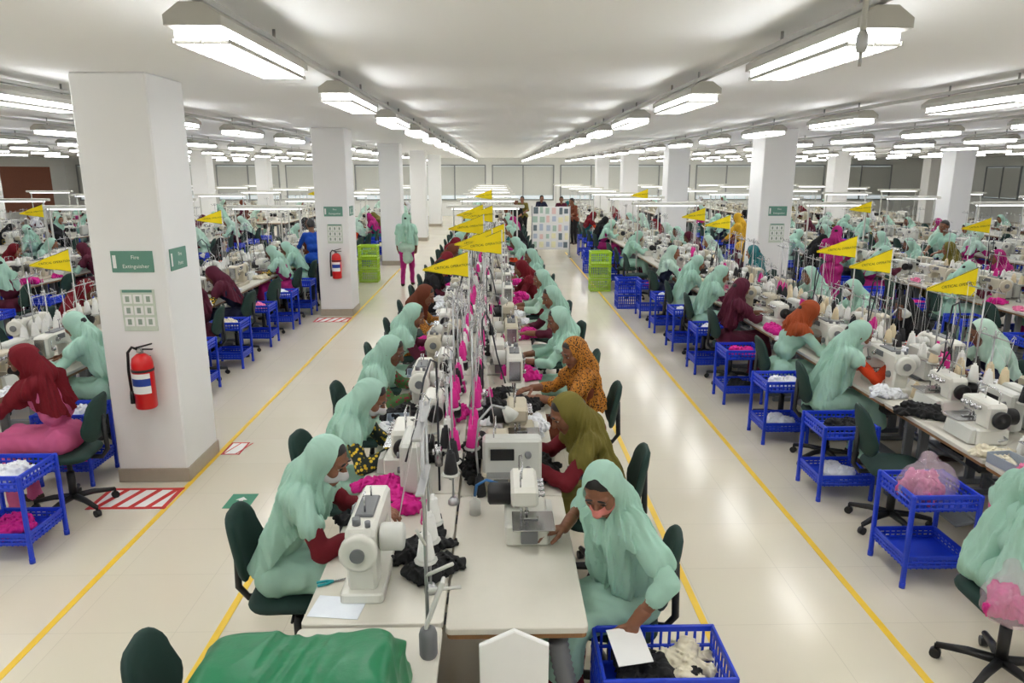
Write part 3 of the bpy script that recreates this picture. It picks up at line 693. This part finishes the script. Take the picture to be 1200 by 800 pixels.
def make_flag(e):
    n=Node('pennant_flag');n.part('pole',MB().cyl((0,0,0),(0,0,1.1+e),.006).lathe([(0,0),(.03,0),(.03,.012),(.01,.03)],n=12),[offw])
    P=[];m=10
    for i in range(m+1):
        x=-.41*i/m; wv=.012*math.sin(i*.9); hh=.115*(1-.93*i/m)
        P+= [(x,wv,.98+e+hh-.05*i/m),(x,wv,.98+e-hh-.05*i/m)]
    f=n.part('pennant',MB().add(P,[(2*i,2*i+1,2*i+3,2*i+2) for i in range(m)],0,True),[yel],recalc=False)
    for sg in(-1,1):
        b=MB();text(b,'CRITICAL OPERATION',.031,(-.148,sg*.018,.963+e),(-sg*1.0,0,.11*sg*-1 if sg>0 else .11),(0,0,1))
        f.kids.append(Node('lettering',b,[ink],'black lettering',recalc=False))
    f.kids.append(Node('border',MB().tube([(-.002,-.002,1.095+e),(-.41,.0,.93+e),(-.002,-.002,.865+e)],.0025,5),[ink]))
    return n
FN={}
def flag(e):
    e=round(e,2)
    if e not in FN: FN[e]=make_flag(e)
    return FN[e]
gan=Node('task_light_gantry')
for s in(-1,1): gan.part('post',MB().box((s*.612,0,.9),(.03,.03,1.8),.004).box((s*.612,0,.015),(.06,.08,.03),.004),[offw])
gan.part('beam',MB().box((0,0,1.83),(1.5,.12,.06),.01),[white]);gan.part('tube',MB().cyl((-.65,0,1.785),(.65,0,1.785),.014),[M('task_glow',(250,252,255),.4,emit=2.)])
# ------------------------------------------------------------------ people prototypes
GEN=[person_meshes(dict(seed=1,lean=.36,pitch=.5,hemb=.76,hemf=.86),False),
     person_meshes(dict(seed=2,lean=.46,pitch=.6,yaw=.2,handR=(.16,.46,.85),handL=(-.06,.42,.83),hemb=.7),False),
     person_meshes(dict(seed=3,lean=.22,pitch=.3,yaw=-.45,handL=(-.12,.30,.69),handR=(.12,.42,.83),hemb=.82,hemf=.9),False),
     person_meshes(dict(seed=4,lean=.4,side=.08,pitch=.45,yaw=.35,handR=(.22,.5,.92),handL=(-.1,.42,.83),hemb=.74),False)]
STF=person_meshes(dict(seed=5,stand=True,lean=.08,pitch=.1,handR=(.2,.1,.82),handL=(-.2,.08,.80),footR=(.09,.16,.075),kneeR=(.09,.16,.46),footL=(-.09,-.12,.09),hemb=.95,hemf=1.05),False)
STW=person_meshes(dict(seed=6,stand=True,lean=.22,pitch=.4,handR=(.14,.4,.98),handL=(-.12,.4,.98),hemb=1.0,hemf=1.1),False)
STM=person_meshes(dict(seed=7,stand=True,male=True,scarf=False,lean=.18,pitch=.3,handR=(.14,.38,1.0),handL=(-.14,.38,1.0),sl=.05),False)
hero={}
hero['L1']=person_meshes(dict(seed=11,lean=.38,pitch=.45,yaw=-.3,handR=(.1,.44,.83),handL=(-.12,.46,.83),sl=.45,hemb=.6,hemf=.82,cape=.45,mask=True))
hero['L2']=person_meshes(dict(seed=12,lean=.4,pitch=.55,yaw=-.25,handR=(.12,.43,.83),handL=(-.04,.47,.83),sl=.75,hemb=.68,hemf=.88,cape=.25,mask=True))
hero['L3']=person_meshes(dict(seed=13,lean=.34,pitch=.48,yaw=-.25,handR=(.1,.45,.84),handL=(-.14,.47,.85),hemb=.66,hemf=.86,cape=.35))
hero['R4']=person_meshes(dict(seed=21,lean=.18,pitch=.4,yaw=.25,handR=(.1,.45,.83),handL=(-.14,.45,.83),hemb=.66,hemf=.84,cape=.4))
hero['RA']=person_meshes(dict(seed=14,hz=.555,lean=.24,pitch=.6,yaw=.62,roll=.04,handR=(.27,.18,.82),handL=(-.29,.2,.64),fL=(-.1,.4,-.8),nL=(.6,-.5,0),fR=(.3,.8,-.1),sl=.35,mask=True,hemb=.58,hemf=.64,poleR=(1,-.3,-.6),poleL=(-1,-.4,0),capeR=.6,capeL=.65))
hero['RB']=person_meshes(dict(seed=15,hz=.56,lean=.38,pitch=.55,yaw=.3,side=-.04,handR=(.06,.5,.86),handL=(-.14,.48,.84),sl=.8,hemb=.68,hemf=.84,cape=.4))
hero['RC']=person_meshes(dict(seed=16,hz=.535,lean=.16,pitch=.42,yaw=.4,handR=(.1,.45,.84),handL=(-.12,.44,.83),hemb=.72,hemf=.8,kneeR=(.1,.4,.55),kneeL=(-.1,.4,.55)))
hero['OR']=person_meshes(dict(seed=20,lean=.38,pitch=.5,yaw=.1,handR=(.1,.48,.86),handL=(-.12,.46,.84),sl=.5,hemb=.94,hemf=1.0,cape=.2))
hero['G5']=person_meshes(dict(seed=17,lean=.36,pitch=.5,yaw=-.2,handR=(.14,.48,.9),handL=(-.1,.46,.86),sl=.9,hemb=.5,hemf=.76,cape=.2,mask=True))
hero['RED']=person_meshes(dict(seed=18,lean=.28,pitch=.4,yaw=.4,handR=(.1,.52,.82),handL=(-.14,.52,.82),sl=.6,mask=True,hemb=.78,hemf=.86))
hero['COR']=person_meshes(dict(seed=19,lean=.3,pitch=.5,handR=(.12,.5,.83),handL=(-.2,.36,.78),sl=.7,hemb=.44,hemf=.6,cape=.7))
# ------------------------------------------------------------------ lines
LINES=[('centre line',-.215,3.15,3.11),('first left line',-4.395,3.95,3.95),('second left line',-7.9,4.6,4.6),('third left line',-11.4,5.,5.),('fourth left line',-14.9,5.,5.),
       ('first right line',3.585,3.55,3.55),('second right line',7.2,4.,4.),('third right line',10.8,4.4,4.4),('fourth right line',14.4,4.6,4.6)]
def w2(o,rz,x,y): c,s=math.cos(rz),math.sin(rz); return o[0]+x*c-y*s,o[1]+x*s+y*c
def nearpil(x,y,m): return any(abs(x-a)<.33+m and abs(y-b)<.33+m for a,b in PIL)
BUSY=[(-3.5,14.1,.55),(-3.1,15.3,.6),(5.5,16.2,.6),(5.75,12.3,.6),(8.65,13.8,.6),(2.25,15.,.75),(2.4,13.4,.6),(2.4,18.2,.6),(-2.95,14.1,.6),(-2.95,16.8,.6)]
def busy(x,y): return any(math.hypot(x-a,y-b)<r for a,b,r in BUSY)
OV={('centre line',-1,0):('L1',-.04,.15,0,dict(tunic='mint green',sleeve='dark red',trouser='dark red',mask='white'),'mint green headscarf and dark red sleeves bending to the nearest white machine'),
    ('centre line',-1,1):('L2',-.02,-.04,0,dict(tunic='mint green',sleeve='flowered black',trouser='navy',mask='white'),'mint green headscarf and black flowered sleeves, second on the left of centre'),
    ('centre line',-1,2):('L3',-.02,-.1,0,dict(tunic='pale green',sleeve='flowered green',skin=1),'mint green headscarf reaching forward, third on the left of centre'),
    ('centre line',-1,3):('L3',0,.05,.15,dict(tunic='mint green',sleeve='maroon'),'mint green headscarf and maroon sleeves, fourth on the left of centre'),
    ('centre line',-1,4):('L3',0,.05,0,dict(scarf='brown',tunic='orange dotted'),'brown headscarf hunched over the table on the left of centre'),
    ('centre line',-1,9):('OR',0,.0,0,dict(scarf='red',tunic='dark red'),'red headscarf far along the left of centre'),
    ('centre line',1,0):('RA',0,-.06,.5,dict(tunic='mint green',trouser='dark red',skin=0),'mint green headscarf and peach face mask reaching into a blue basket'),
    ('centre line',1,1):('RB',-.06,-.24,.05,dict(scarf='olive',tunic='olive',sleeve='dark red',trouser='dark red'),'olive headscarf and dark red sleeves leaning forward'),
    ('centre line',1,2):('RC',-.12,-.1,.1,dict(scarf='orange dotted',tunic='brown',sleeve='orange dotted',trouser='black'),'mustard and black patterned headscarf right of the centre line'),
    ('centre line',1,3):('R4',-.1,-.25,0,dict(tunic='mint green',trouser='magenta'),'mint green headscarf, fourth on the right of centre'),
    ('centre line',1,4):('R4',-.12,-.2,.2,dict(tunic='mint green',sleeve='maroon'),'mint green headscarf and maroon sleeves, fifth on the right of centre'),
    ('centre line',1,5):('R4',-.1,-.1,0,dict(tunic='pale green'),'mint green headscarf and pale tunic, sixth on the right of centre'),
    ('centre line',1,6):('OR',0,0,0,dict(scarf='red',tunic='dark red'),'red headscarf, seventh on the right of centre'),
    ('centre line',1,7):('R4',-.08,0,.1,dict(tunic='mint green'),'mint green headscarf behind the red one, right of centre'),
    ('first right line',-1,0):('COR',-.3,-.42,0,dict(tunic='mint green',sleeve='pink'),'mint green shawl partly cut off at the lower right corner'),
    ('first right line',-1,1):None,
    ('first right line',-1,2):('G5',.06,.0,0,dict(tunic='mint green',sleeve='red orange',trouser='mint green',mask='white'),'mint green headscarf and red orange sleeve at the right tables'),
    ('first right line',-1,3):('OR',.05,-.2,0,dict(scarf='orange',tunic='mint green',sleeve='mint green',trouser='mint green'),'rust orange headscarf over mint tunic leaning over the right tables'),
    ('first right line',-1,4):('RC',0,.1,0,dict(scarf='maroon',tunic='maroon',trouser='maroon'),'maroon headscarf turned sideways at the right tables'),
    ('first right line',-1,5):('L3',0,.05,0,dict(tunic='mint green',sleeve='maroon'),'mint green headscarf beyond the maroon one at the right tables'),
    ('first right line',-1,6):('L3',0,.0,.1,dict(tunic='pale green',sleeve='mint green'),'mint green headscarf and pale tunic, farther along the right tables'),
    ('first left line',1,1):('RED',-.36,0,0,dict(scarf='red',tunic='pink',sleeve='red',trouser='pink',mask='black',skin=1),'dark red headscarf and black face mask left of the near pillar'),
    ('first left line',1,2):('L3',-.02,.1,0,dict(tunic='mint green',sleeve='mint green'),'mint green headscarf half hidden by the near left pillar'),
    ('first left line',1,0):None}
pal=['mint green']*10+['red','olive','maroon','maroon','magenta','black','black','white','teal','brown','pale green','pale green','pale green']
tcol={'centre line':['magenta','magenta','black','black','white','white'],'first left line':['white','white','white','cream'],'first right line':['cream','pink','white','white','magenta','black']}
conec={'centre line':['pink','pink','black','white'],'first left line':['white'],'first right line':['white','white','cream','black','pink']}
SPEC=[('centre line',1,0),('centre line',-1,0)]
for ln,xc,yl,yr in LINES:
    for side,sn in((-1,'left'),(1,'right')):
        rz=-PI/2 if side<0 else PI/2; y0=yl if side<0 else yr; n=0
        for k in range(28):
            yc=y0+1.2*k
            if yc>37: break
            if 23.3<yc<25.6: continue
            ox=xc+side*.573; q=proj(ox,yc,.9)[0]
            if not -70<q<1290: continue
            if nearpil(xc+side*.3,yc,.62): continue
            st='%s table, %s side of %s'%(ords[n],sn,ln); n+=1
            dist=math.hypot(ox,yc); near=dist<9.3; far=yc>24; key=(ln,side,k); spec=key in SPEC; cen=ln=='centre line'; rich=cen or (ln=='first right line' and side<0)
            L=lambda nd:nd if near else nd.flat()
            org=(ox,yc)
            place(L(tab),(ox,yc,0),rz,'cream sewing table, '+st,'table','sewing tables')
            flatbed=(k%3!=1)
            if key==('centre line',-1,0): flatbed=True
            if key==('centre line',1,0): flatbed=False
            mv=0 if spec or rnd.random()<(.35 if 'right' in ln else .65) else 1; mn=('white','beige')[mv]
            x,y=w2(org,rz,.17 if flatbed else .2,.22)
            place(L((LOCK if flatbed else OVER)[mv]),(x,y,.75),rz,mn+(' flatbed sewing machine on ' if flatbed else ' overlock machine on ')+st,'sewing machine','sewing machines')
            if not far and not spec and rnd.random()<(.8 if cen else .95 if rich else .7) and dist<19:
                mv=rnd.randrange(2); x,y=w2(org,rz,-.41,.35); place(L(OVER[mv]),(x,y,.75),rz,'second %s overlock machine on '%('white','beige')[mv]+st,'sewing machine','sewing machines')
            if key!=('centre line',1,0) and (not far or k%2==0):
                sp=[(.37,k%2)]
                if not far and dist<11.5 and not spec and not(cen and k>4): sp.append((-.33,(k+1)%3))
                for si,(sx,sk) in enumerate(sp):
                    x,y=w2(org,rz,sx,.5); nm='steel thread stand' if si==0 else 'second steel thread stand'
                    place(L(stands[sk]),(x,y,0),rz,nm+' at '+st,'thread stand','thread stands')
                    if dist<14:
                        for i in range(3 if dist<9.5 or cen else 2):
                            cc=rnd.choice(conec.get(ln,['white','white','pink','cream'])); cxx,cyy=w2(org,rz,sx-.16+.16*i,.5)
                            place(cone(cc),(cxx,cyy,1.0),0,'%s thread cone on %s at %s'%(cc,'stand' if si==0 else 'second stand',st),'thread cone','thread cones')
            if rich and dist<11 and not spec:
                for fx,fy in((-.15,.42),(-.1,.5),(.52,.3)):
                    cc=rnd.choice(conec[ln]); x,y=w2(org,rz,fx,fy); place(cone(cc),(x,y,.752),0,'%s thread cone standing on %s'%(cc,st),'thread cone','thread cones')
            if not far and rnd.random()<.5 and not spec:
                x,y=w2(org,rz,.02,.5); place(L(ctrl),(x,y,.75),rz,'white control box at the back of '+st,'control box','control boxes')
            if not spec and dist<13:
                if rnd.random()<.5: x,y=w2(org,rz,-.54,.46); place(L(lamp),(x,y,.75),rz+.3,'gooseneck lamp on '+st,'lamp','gooseneck lamps')
                if rnd.random()<.45: x,y=w2(org,rz,-.48,.09); place(L(tray),(x,y,.75),rz+.1,'grey tray of bobbins on '+st,'tray','bobbin trays')
                if rnd.random()<.6: x,y=w2(org,rz,.56,.46); place(L(hosep),(x,y,0),rz,'dark air line on a riser at '+st,'hose','air lines')
            if dist<14 and not spec:
                for pi_,(fx,fy) in enumerate(((-.28,.1),(.5,.1),(.02,.36))):
                    if rnd.random()<((.95,.9,.95) if rich else (.65,.65,.6))[pi_]:
                        c_=rnd.choice(tcol.get(ln,['white','white','magenta','pink','cream'])); x,y=w2(org,rz,fx+rnd.uniform(-.04,.04),fy)
                        place(pile(rnd.randrange(4),c_),(x,y,.75),rnd.uniform(0,6),'%s %s fabric heap on %s'%(('left','right','middle')[pi_],c_,st),'fabric','fabric heaps on tables',scale=rnd.uniform(.55,.85)+(.12 if rich else 0))
            ch=w2(org,rz,0,-.25)
            if nearpil(ch[0],ch[1],.34): continue
            ov=OV.get(key,0)
            dy,hpy=(ov[1],ov[2]) if ov else (0,rnd.uniform(-.08,.08))
            cxp=(ch[0]+(dy if side<0 else -dy),ch[1]+(hpy if ov or ov==0 else 0))
            bz=busy(*cxp)
            if not far:
                if not bz:
                    tk=.06 if key[0]!='first left line' or k!=1 else 0
                    tk=tk*(1 if side<0 else -1)
                    place(L(stool if key==('first right line',-1,0) else chair),(cxp[0]+tk,cxp[1],0),rz+(rnd.uniform(-.2,.2) if ov!=0 else rnd.uniform(-.25,.25)),('dark green backless stool at ' if key==('first right line',-1,0) else 'dark green padded work chair at ')+st,'chair','green work chairs')
                if ln!='centre line' and key!=('first right line',-1,0):
                    t=w2(org,rz,.6 if side<0 else -.6,-.57 if key==('first left line',1,1) else -.32)
                    if not nearpil(t[0],t[1],.25) and not busy(*t):
                        place(L(trol),(t[0],t[1],0),rz,'blue two-tier basket trolley beside '+st,'trolley','blue basket trolleys')
                        if dist<13.5:
                            c_=rnd.choice(['white','white','magenta','black','cream','pink'])
                            c2=rnd.choice(['white','magenta','black','cream'])
                            if ln=='first left line' and side>0 and k<3: c_='white';c2='magenta'
                            if key==('first right line',-1,2): c_='black';c2='white'
                            if key==('first right line',-1,3): c_='white'
                            if key==('first right line',-1,1): c_=None;c2=None
                            if c_: place(pile(2 if near else rnd.choice((0,2)),c_),(t[0],t[1],.517),rz,'%s fabric in top basket beside %s'%(c_,st),'fabric','fabric heaps in trolleys',scale=.95)
                            if dist<9.3 and c2:
                                place(pile(0,c2),(t[0],t[1],.137),rz+.3,'%s fabric in lower basket beside %s'%(c2,st),'fabric','fabric heaps in trolleys',scale=.9)
            if bz: continue
            if ov:
                kw=dict(ov[4])
                put_person(hero[ov[0]],cxp,rz+ov[3],'seated person in '+ov[5],**kw)
            elif ov==0 and rnd.random()<(.3 if far else .92 if cen and side>0 else .78 if 'first' in ln or cen else .6):
                cn=rnd.choice(pal); tn=cn if rnd.random()<.4 else rnd.choice(['mint green','maroon','magenta','teal','navy'])
                put_person(GEN[rnd.randrange(4)],cxp,rz+rnd.uniform(-.2,.2),'person in %s headscarf at %s'%(cn,st),scarf=cn,tunic=tn,sleeve=rnd.choice([tn,'maroon','red orange','mint green','flowered black']),trouser=rnd.choice(['maroon','magenta','black','mint green']),skin=rnd.randrange(3))
    for j in range(7):
        yg=14.2+3.6*j+(1.2 if xc>0 else 0)
        q=proj(xc,yg,1.8)[0]
        if -60<q<1260: place(gan.flat(),(xc,yg,0),0,'white task light gantry spanning the %s, %s'%(ln,ords[j]),'light','task light gantries')
FL=[(-.25,6.45,.82,'centre line'),(.05,7.0,.96,'centre line'),(-.05,7.9,.9,'centre line'),(-.15,8.5,1.02,'centre line'),(.1,9.1,.88,'centre line'),(-.05,10.0,1.06,'centre line'),(-.2,11.2,1.02,'centre line'),(-.1,17.,1.1,'centre line'),
    (3.72,5.5,.79,'first right line'),(3.64,6.6,.82,'first right line'),(3.7,7.4,.87,'first right line'),(3.66,11.4,.85,'first right line'),(3.6,12.6,.9,'first right line'),(3.6,17.5,1.1,'first right line'),
    (7.25,10.6,.85,'second right line'),(7.2,14.,.95,'second right line'),(7.2,19.,1.1,'second right line'),(-4.3,7.4,.75,'first left line'),(-4.45,12.,.9,'first left line'),(-7.9,13.,.95,'second left line'),(-7.9,17,1.05,'second left line'),(-4.4,19.,1.1,'first left line')]
fc={}
for x,y,dz,ln in FL:
    i=fc.get(ln,0);fc[ln]=i+1
    place(flag(max(-.16,dz-.86)),(x,y,.75),rnd.uniform(-.1,.1),'yellow CRITICAL OPERATION pennant, %s along the %s'%(ords[i],ln),'flag','yellow pennants')
put_person(STF,(-1.98,16.),0,'person in mint headscarf and magenta trousers walking away in the left aisle',tunic='pale green',trouser='magenta',group='standing people')
put_person(STM,(-3.52,14.1),.5,'standing person with short black hair in royal blue shirt by the left line',scarf=None,tunic='royal blue',trouser='navy',group='standing people')
put_person(STW,(5.5,16.2),.6,'standing person in yellow headscarf right of the first right line',scarf='yellow',tunic='yellow',group='standing people')
put_person(STW,(5.75,12.3),-.6,'standing person in magenta headscarf beside the second right line',scarf='magenta',tunic='magenta',trouser='magenta',group='standing people')
put_person(STM,(8.65,13.8),1.9,'standing person with black hair in mint shirt between far right lines',scarf=None,tunic='mint green',trouser='navy',group='standing people')
put_person(STW,(-3.1,15.3),1.2,'standing person in red and yellow print shawl behind the second left pillar',scarf='red and yellow',tunic='red and yellow',trouser='black',group='standing people')
for i,(x,y,r,c) in enumerate(((.7,25.,2.8,'black'),(1.0,27.5,2.8,'olive'),(1.7,28.5,3.4,'navy'),(2.4,27.2,3.0,'maroon'),(2.7,25.4,2.2,'brown'))):
    put_person(STM,(x,y),r,'standing person in %s shirt beyond the notice board'%c,scarf=None,tunic=c,trouser='black',group='standing people')
# ------------------------------------------------------------------ background furniture
nb=Node('notice_board');nb.part('board',MB().box((0,0,.85),(1.15,.03,1.25),.006),[paper]);b=MB()
for s in(-1,1): b.box((s*.56,0,.75),(.035,.035,1.5),.004).box((s*.56,0,.02),(.05,.5,.04),.006)
nb.part('frame',b,[steel])
pc=[M('sheet_a',(235,205,200),.7),M('sheet_b',(180,205,190),.7),M('sheet_c',(245,240,205),.7),M('sheet_d',(190,200,216),.7),M('sheet_e',(110,125,132),.7)]
r_=random.Random(5)
for i in range(6):
    for j in range(5): nb.part('sheet',MB().box((-.45+.18*i+r_.uniform(-.02,.02),-.018,1.36-.25*j+r_.uniform(-.02,.02)),(r_.uniform(.09,.15),.004,r_.uniform(.13,.2)),.001),[pc[r_.randrange(5)]])
place(nb,(1.6,21.6,0),0,'white notice board covered with papers standing at the end of the centre line','notice board')
def crate(c,w=.42,d=.36,h=.26):
    n=Node('plastic_crate');n.part('shell',basket(MB(),w,d,h,0),[c]);n.part('lip',MB().box((0,d/2,h),(w+.03,.03,.02)).box((0,-d/2,h),(w+.03,.03,.02)).box((w/2,0,h),(.03,d,.02)).box((-w/2,0,h),(.03,d,.02)),[c]);return n
cl=crate(lime);cb=crate(blue)
for x,y,c,nm,m in((-2.95,14.1,cl,'lime green',3),(2.2,15.4,cl,'lime green',3),(2.45,13.4,cb,'blue',2),(-2.95,16.8,cl,'lime green',3),(2.4,18.2,cb,'blue',2)):
    for i in range(m):
        lv=['bottom','middle','top'][i] if m==3 else ['bottom','top'][i]
        place(c.flat(),(x,y,.285*i),0,'%s plastic crate, %s of the %s stack beside the %s aisle'%(nm,lv,'nearer' if y<16 else 'farther','left' if x<0 else 'right'),'crate','stacked plastic crates')
# ------------------------------------------------------------------ foreground
def drape():
    def smax(a,b,k): return -smin(-a,-b,k)
    def f(P):
        x,y,z=P[:,0],P[:,1],P[:,2]; t=np.clip((.30-z)/.30,0,1)
        x=x+.06*t
        top=.262-.015*np.sin(9*x+1)-.12*np.clip(np.abs(x)-.2,0,1)-.14*np.clip(np.abs(y)-.03,0,1)
        w=.25+.08*t; d=.1+.2*t
        q=smax(smax(np.abs(x)-w,np.abs(y)-d,.04),z-top,.035)*.75
        th=np.arctan2(x,y)
        return q-.02-.018*t*(1-np.abs(np.sin(5*th+4*z+.6)))-.011*(1-np.abs(np.sin(9*x+14*y+2.5*np.sin(7*y+9*z))))-.006*(1-np.abs(np.sin(23*x-12*y+3*np.sin(11*x))))
    v,q=surfnet(f,(-.55,-.42,-.02),(.5,.42,.4),.007); return cut(v,q,v[:,2]>.006)
v,q=drape();me=npmesh('machine_cover',v,q,np.zeros(len(q)),1);me.materials[0]=M('cover_green',(16,116,74),.4,var=.1,bump=.1)
place(tab,(-.788,1.94,0),-PI/2,'cream sewing table under the green cover in the foreground','table','sewing tables')
place(Node('machine_cover',me=me),(-.62,1.97,.752),.04,'green cloth cover draped over a machine in the foreground','cover')
place(chair,(-1.0,2.28,0),-PI/2+.1,'empty dark green chair cut off at the bottom left','chair','green work chairs')
n=Node('thread_stand');n.part('canister',MB().lathe([(0,0),(.03,0),(.034,.01),(.034,.09),(.028,.11),(.012,.12),(0,.12)],(0,0,.75),n=20),[grey]);n.part('pole',MB().cyl((0,0,.86),(0,0,1.74),.007),[steel])
n.part('bracket',MB().box((.03,-.02,.98),(.014,.05,.2),.004,R=Matrix.Rotation(.35,3,'Y')).tube([(0,0,1.08),(.1,-.06,1.16)],.007).tube([(0,0,1.02),(.12,.05,1.0)],.007).tube([(0,0,1.2),(-.02,-.08,1.3)],.006),[offw])
n.part('guide_arm',MB().box((0,0,1.66),(.03,.34,.012),.003),[steel]);n.part('guide_arm',MB().box((0,0,1.45),(.03,.26,.01),.003),[steel])
place(n,(-.26,2.36,0),0,'tall slim steel thread stand with grey base in the centre foreground','thread stand','thread stands')
n=Node('pointed_panel');n.part('board',MB().prism([(-.12,.03),(.12,.03),(.125,.85),(0,.91),(-.125,.85)],-.012,.012,XZ,.004),[paper]);n.part('foot',MB().box((0,0,.015),(.26,.22,.03),.006),[grey])
place(n,(.055,2.28,0),0,'flat white panel with a pointed top standing in the bottom centre','panel')
n=Node('corrugated_hose',MB().tube([(.27+.03*math.sin(i*.1),2.47+.003*i,.1+.0125*i) for i in range(44)],[.038+.006*(i%2) for i in range(44)],12),[grey])
place(n,(0,0,0),0,'grey corrugated hose under the front right table','hose')
bc=Node('basket_trolley');bc.part('top_basket',basket(MB(),.52,.34,.2,.38),[blue])
for sx in(-1,1):
    for sy in(-1,1): bc.part('leg',MB().box((sx*.25,sy*.16,.19),(.035,.035,.38),.006),[blue])
bc.part('lower_basket',basket(MB(),.5,.32,.08,.08),[blue])
place(bc,(.67,2.6,0),0,'blue basket trolley full of black garments beside the peach masked person','trolley','blue basket trolleys')
for i,(x,y,c,v_,lb) in enumerate(((.74,2.58,'black',1,'black garment heap'),(.6,2.64,'black',0,'black garment heap at the left'),(.8,2.66,'cream',2,'cream garment'))):
    place(pile(v_,c),(x,y,.395+.02*i),i*1.3,lb+' in the blue basket at the bottom centre','fabric','garments in front basket',scale=.9)
place(Node('paper_sheet',MB().box((0,0,0),(.15,.17,.004),.001,R=Matrix.Rotation(.35,3,'X')),[paper]),(.54,2.62,.59),.2,'white paper sheet lying on the garments in the front basket','paper')
place(Node('paper_sheet',MB().box((0,0,.001),(.15,.21,.002),.0005),[M('paper_blue',(232,238,250),.6)]),(-.66,2.67,.7515),1.45,'white paper sheet on the nearest left table','paper')
n=Node('thread_snips');n.part('blade',MB().box((0,.05,.004),(.012,.1,.004),.001),[chrome]);n.part('grip',MB().tube([(0,0,.006),(-.012,-.03,.006),(-.014,-.07,.006)],.006).tube([(0,0,.006),(.012,-.03,.006),(.014,-.07,.006)],.006),[M('teal_grip',(20,150,160),.4)])
place(n,(-.72,2.86,.751),-1.2,'teal handled thread snips on the nearest left table','scissors')
n=Node('tape_roll',MB().lathe([(.035,0),(.05,0),(.05,.02),(.035,.02),(.035,0)],n=20),[M('tape_green',(170,200,60),.5)])
place(n,(-.72,3.62,.751),0,'yellow green tape roll at the back of the nearest left table','tape')
for x,y,c,v_,lb in((-.36,3.12,'black',3,'black fabric strips beside the white machine on nearest left table'),(-.3,2.93,'black',0,'small black fabric heap right of the white machine on nearest left table'),(-.52,3.6,'magenta',2,'magenta garment at the far end of the nearest left table'),(-.66,3.5,'black',3,'narrow black garment near the tape roll on nearest left table'),
                   (-.5,4.75,'magenta',1,'large magenta heap in the middle of the left tables'),(-.3,5.0,'magenta',1,'magenta heap by the thread stands, middle of the left tables'),(-.1,5.1,'black',1,'black garment heap between the middle tables'),(-.14,4.0,'black',1,'black garment heap on the seam behind the front tables'),(.05,4.9,'white',2,'white cloth heap on the second right table')):
    place(pile(v_,c),(x,y,.752),rnd.uniform(0,6),lb,'fabric',scale=.8)
place(stands[0],(-.24,3.62,0),-PI/2,'steel thread stand on the seam between the two nearest tables','thread stand','thread stands')
for i,c in enumerate(('pink','black','black')):
    place(cone(c),(-.24,3.78-.16*i,1.0),0,'%s thread cone on the seam stand between the two nearest tables'%c,'thread cone','thread cones')
for x,y,c in((-.36,3.4,'pink'),(-.3,3.28,'black'),(-.1,3.72,'black'),(-.06,3.8,'pink')):
    place(cone(c),(x,y,.752),0,'%s thread cone standing on the %s nearest table'%(c,'left' if x<-.2 else 'right'),'thread cone','thread cones')
place(ctrl,(-.48,3.86,.75),-PI/2,'white control box behind the magenta garment left of the seam','control box','control boxes',scale=1.1)
place(ctrl,(.08,3.82,.75),0,'white control box behind the front overlock machine','control box','control boxes',scale=1.1)
place(Node('yellow_card',MB().box((0,0,.07),(.14,.01,.14),.002,R=Matrix.Rotation(.4,3,'Y')),[yel]),(.12,4.62,.8),.3,'yellow card standing on the second right table','card')
n=Node('oil_can');n.part('bottle',MB().lathe([(0,0),(.03,0),(.03,.07),(.012,.085),(.012,.1),(0,.1)],n=14),[offw]);n.part('nozzle',MB().tube([(0,0,.1),(.01,0,.16),(.06,0,.19),(.12,0,.17)],.008),[M('pipe_blue',(50,110,170),.4)])
place(n,(-.12,3.5,.75),0,'small white bottle with blue spout on the front right table','bottle')
v,q=PG.get(1) or pile_geo(1)
film=M('clear_film',(235,215,225),.12,alpha=.28)
cg=[(.05,[cap((-.07,0,.08),(.07,0,.08),.13,.13),cap((0,0,.1),(.02,.02,.24),.1,.04)])]
v3,q3=surfnet(lambda P:np.maximum(dgroup(cg,P)-.012*(1-np.abs(np.sin(30*P[:,0]+22*P[:,1]+18*P[:,2]))),-P[:,2]+.002),(-.3,-.25,-.03),(.3,.25,.36),.008)
fme=npmesh('film',v3,q3,np.zeros(len(q3)),1);fme.materials[0]=film
def bag(mat):
    n=Node('plastic_bag'); me=npmesh('garments',v*np.array([.78,.78,1.3]),q,np.zeros(len(q)),1);me.materials[0]=mat
    n.kids+=[Node('garments',me=me),Node('film',me=fme,label='clear plastic film')]; return n
place(bag(M('mesh_pink',(220,100,165),.6,var=.3,scale=60,trl=.3)),(2.68,4.15,.517),.5,'clear plastic bag of pink pieces on the nearest right blue trolley','bag')
place(bag(M('mesh_hot_pink',(214,40,140),.6,var=.3,scale=60,trl=.2)),(2.4,2.97,.49),.8,'clear plastic bag of hot pink pieces beside the mint shawl, lower right corner','bag',scale=.9)
w=bpy.data.worlds.new('world');sc.world=w;w.use_nodes=True;w.node_tree.nodes['Background'].inputs[0].default_value=(.8,.85,.9,1);w.node_tree.nodes['Background'].inputs[1].default_value=.3
print('objects',len(bpy.data.objects))
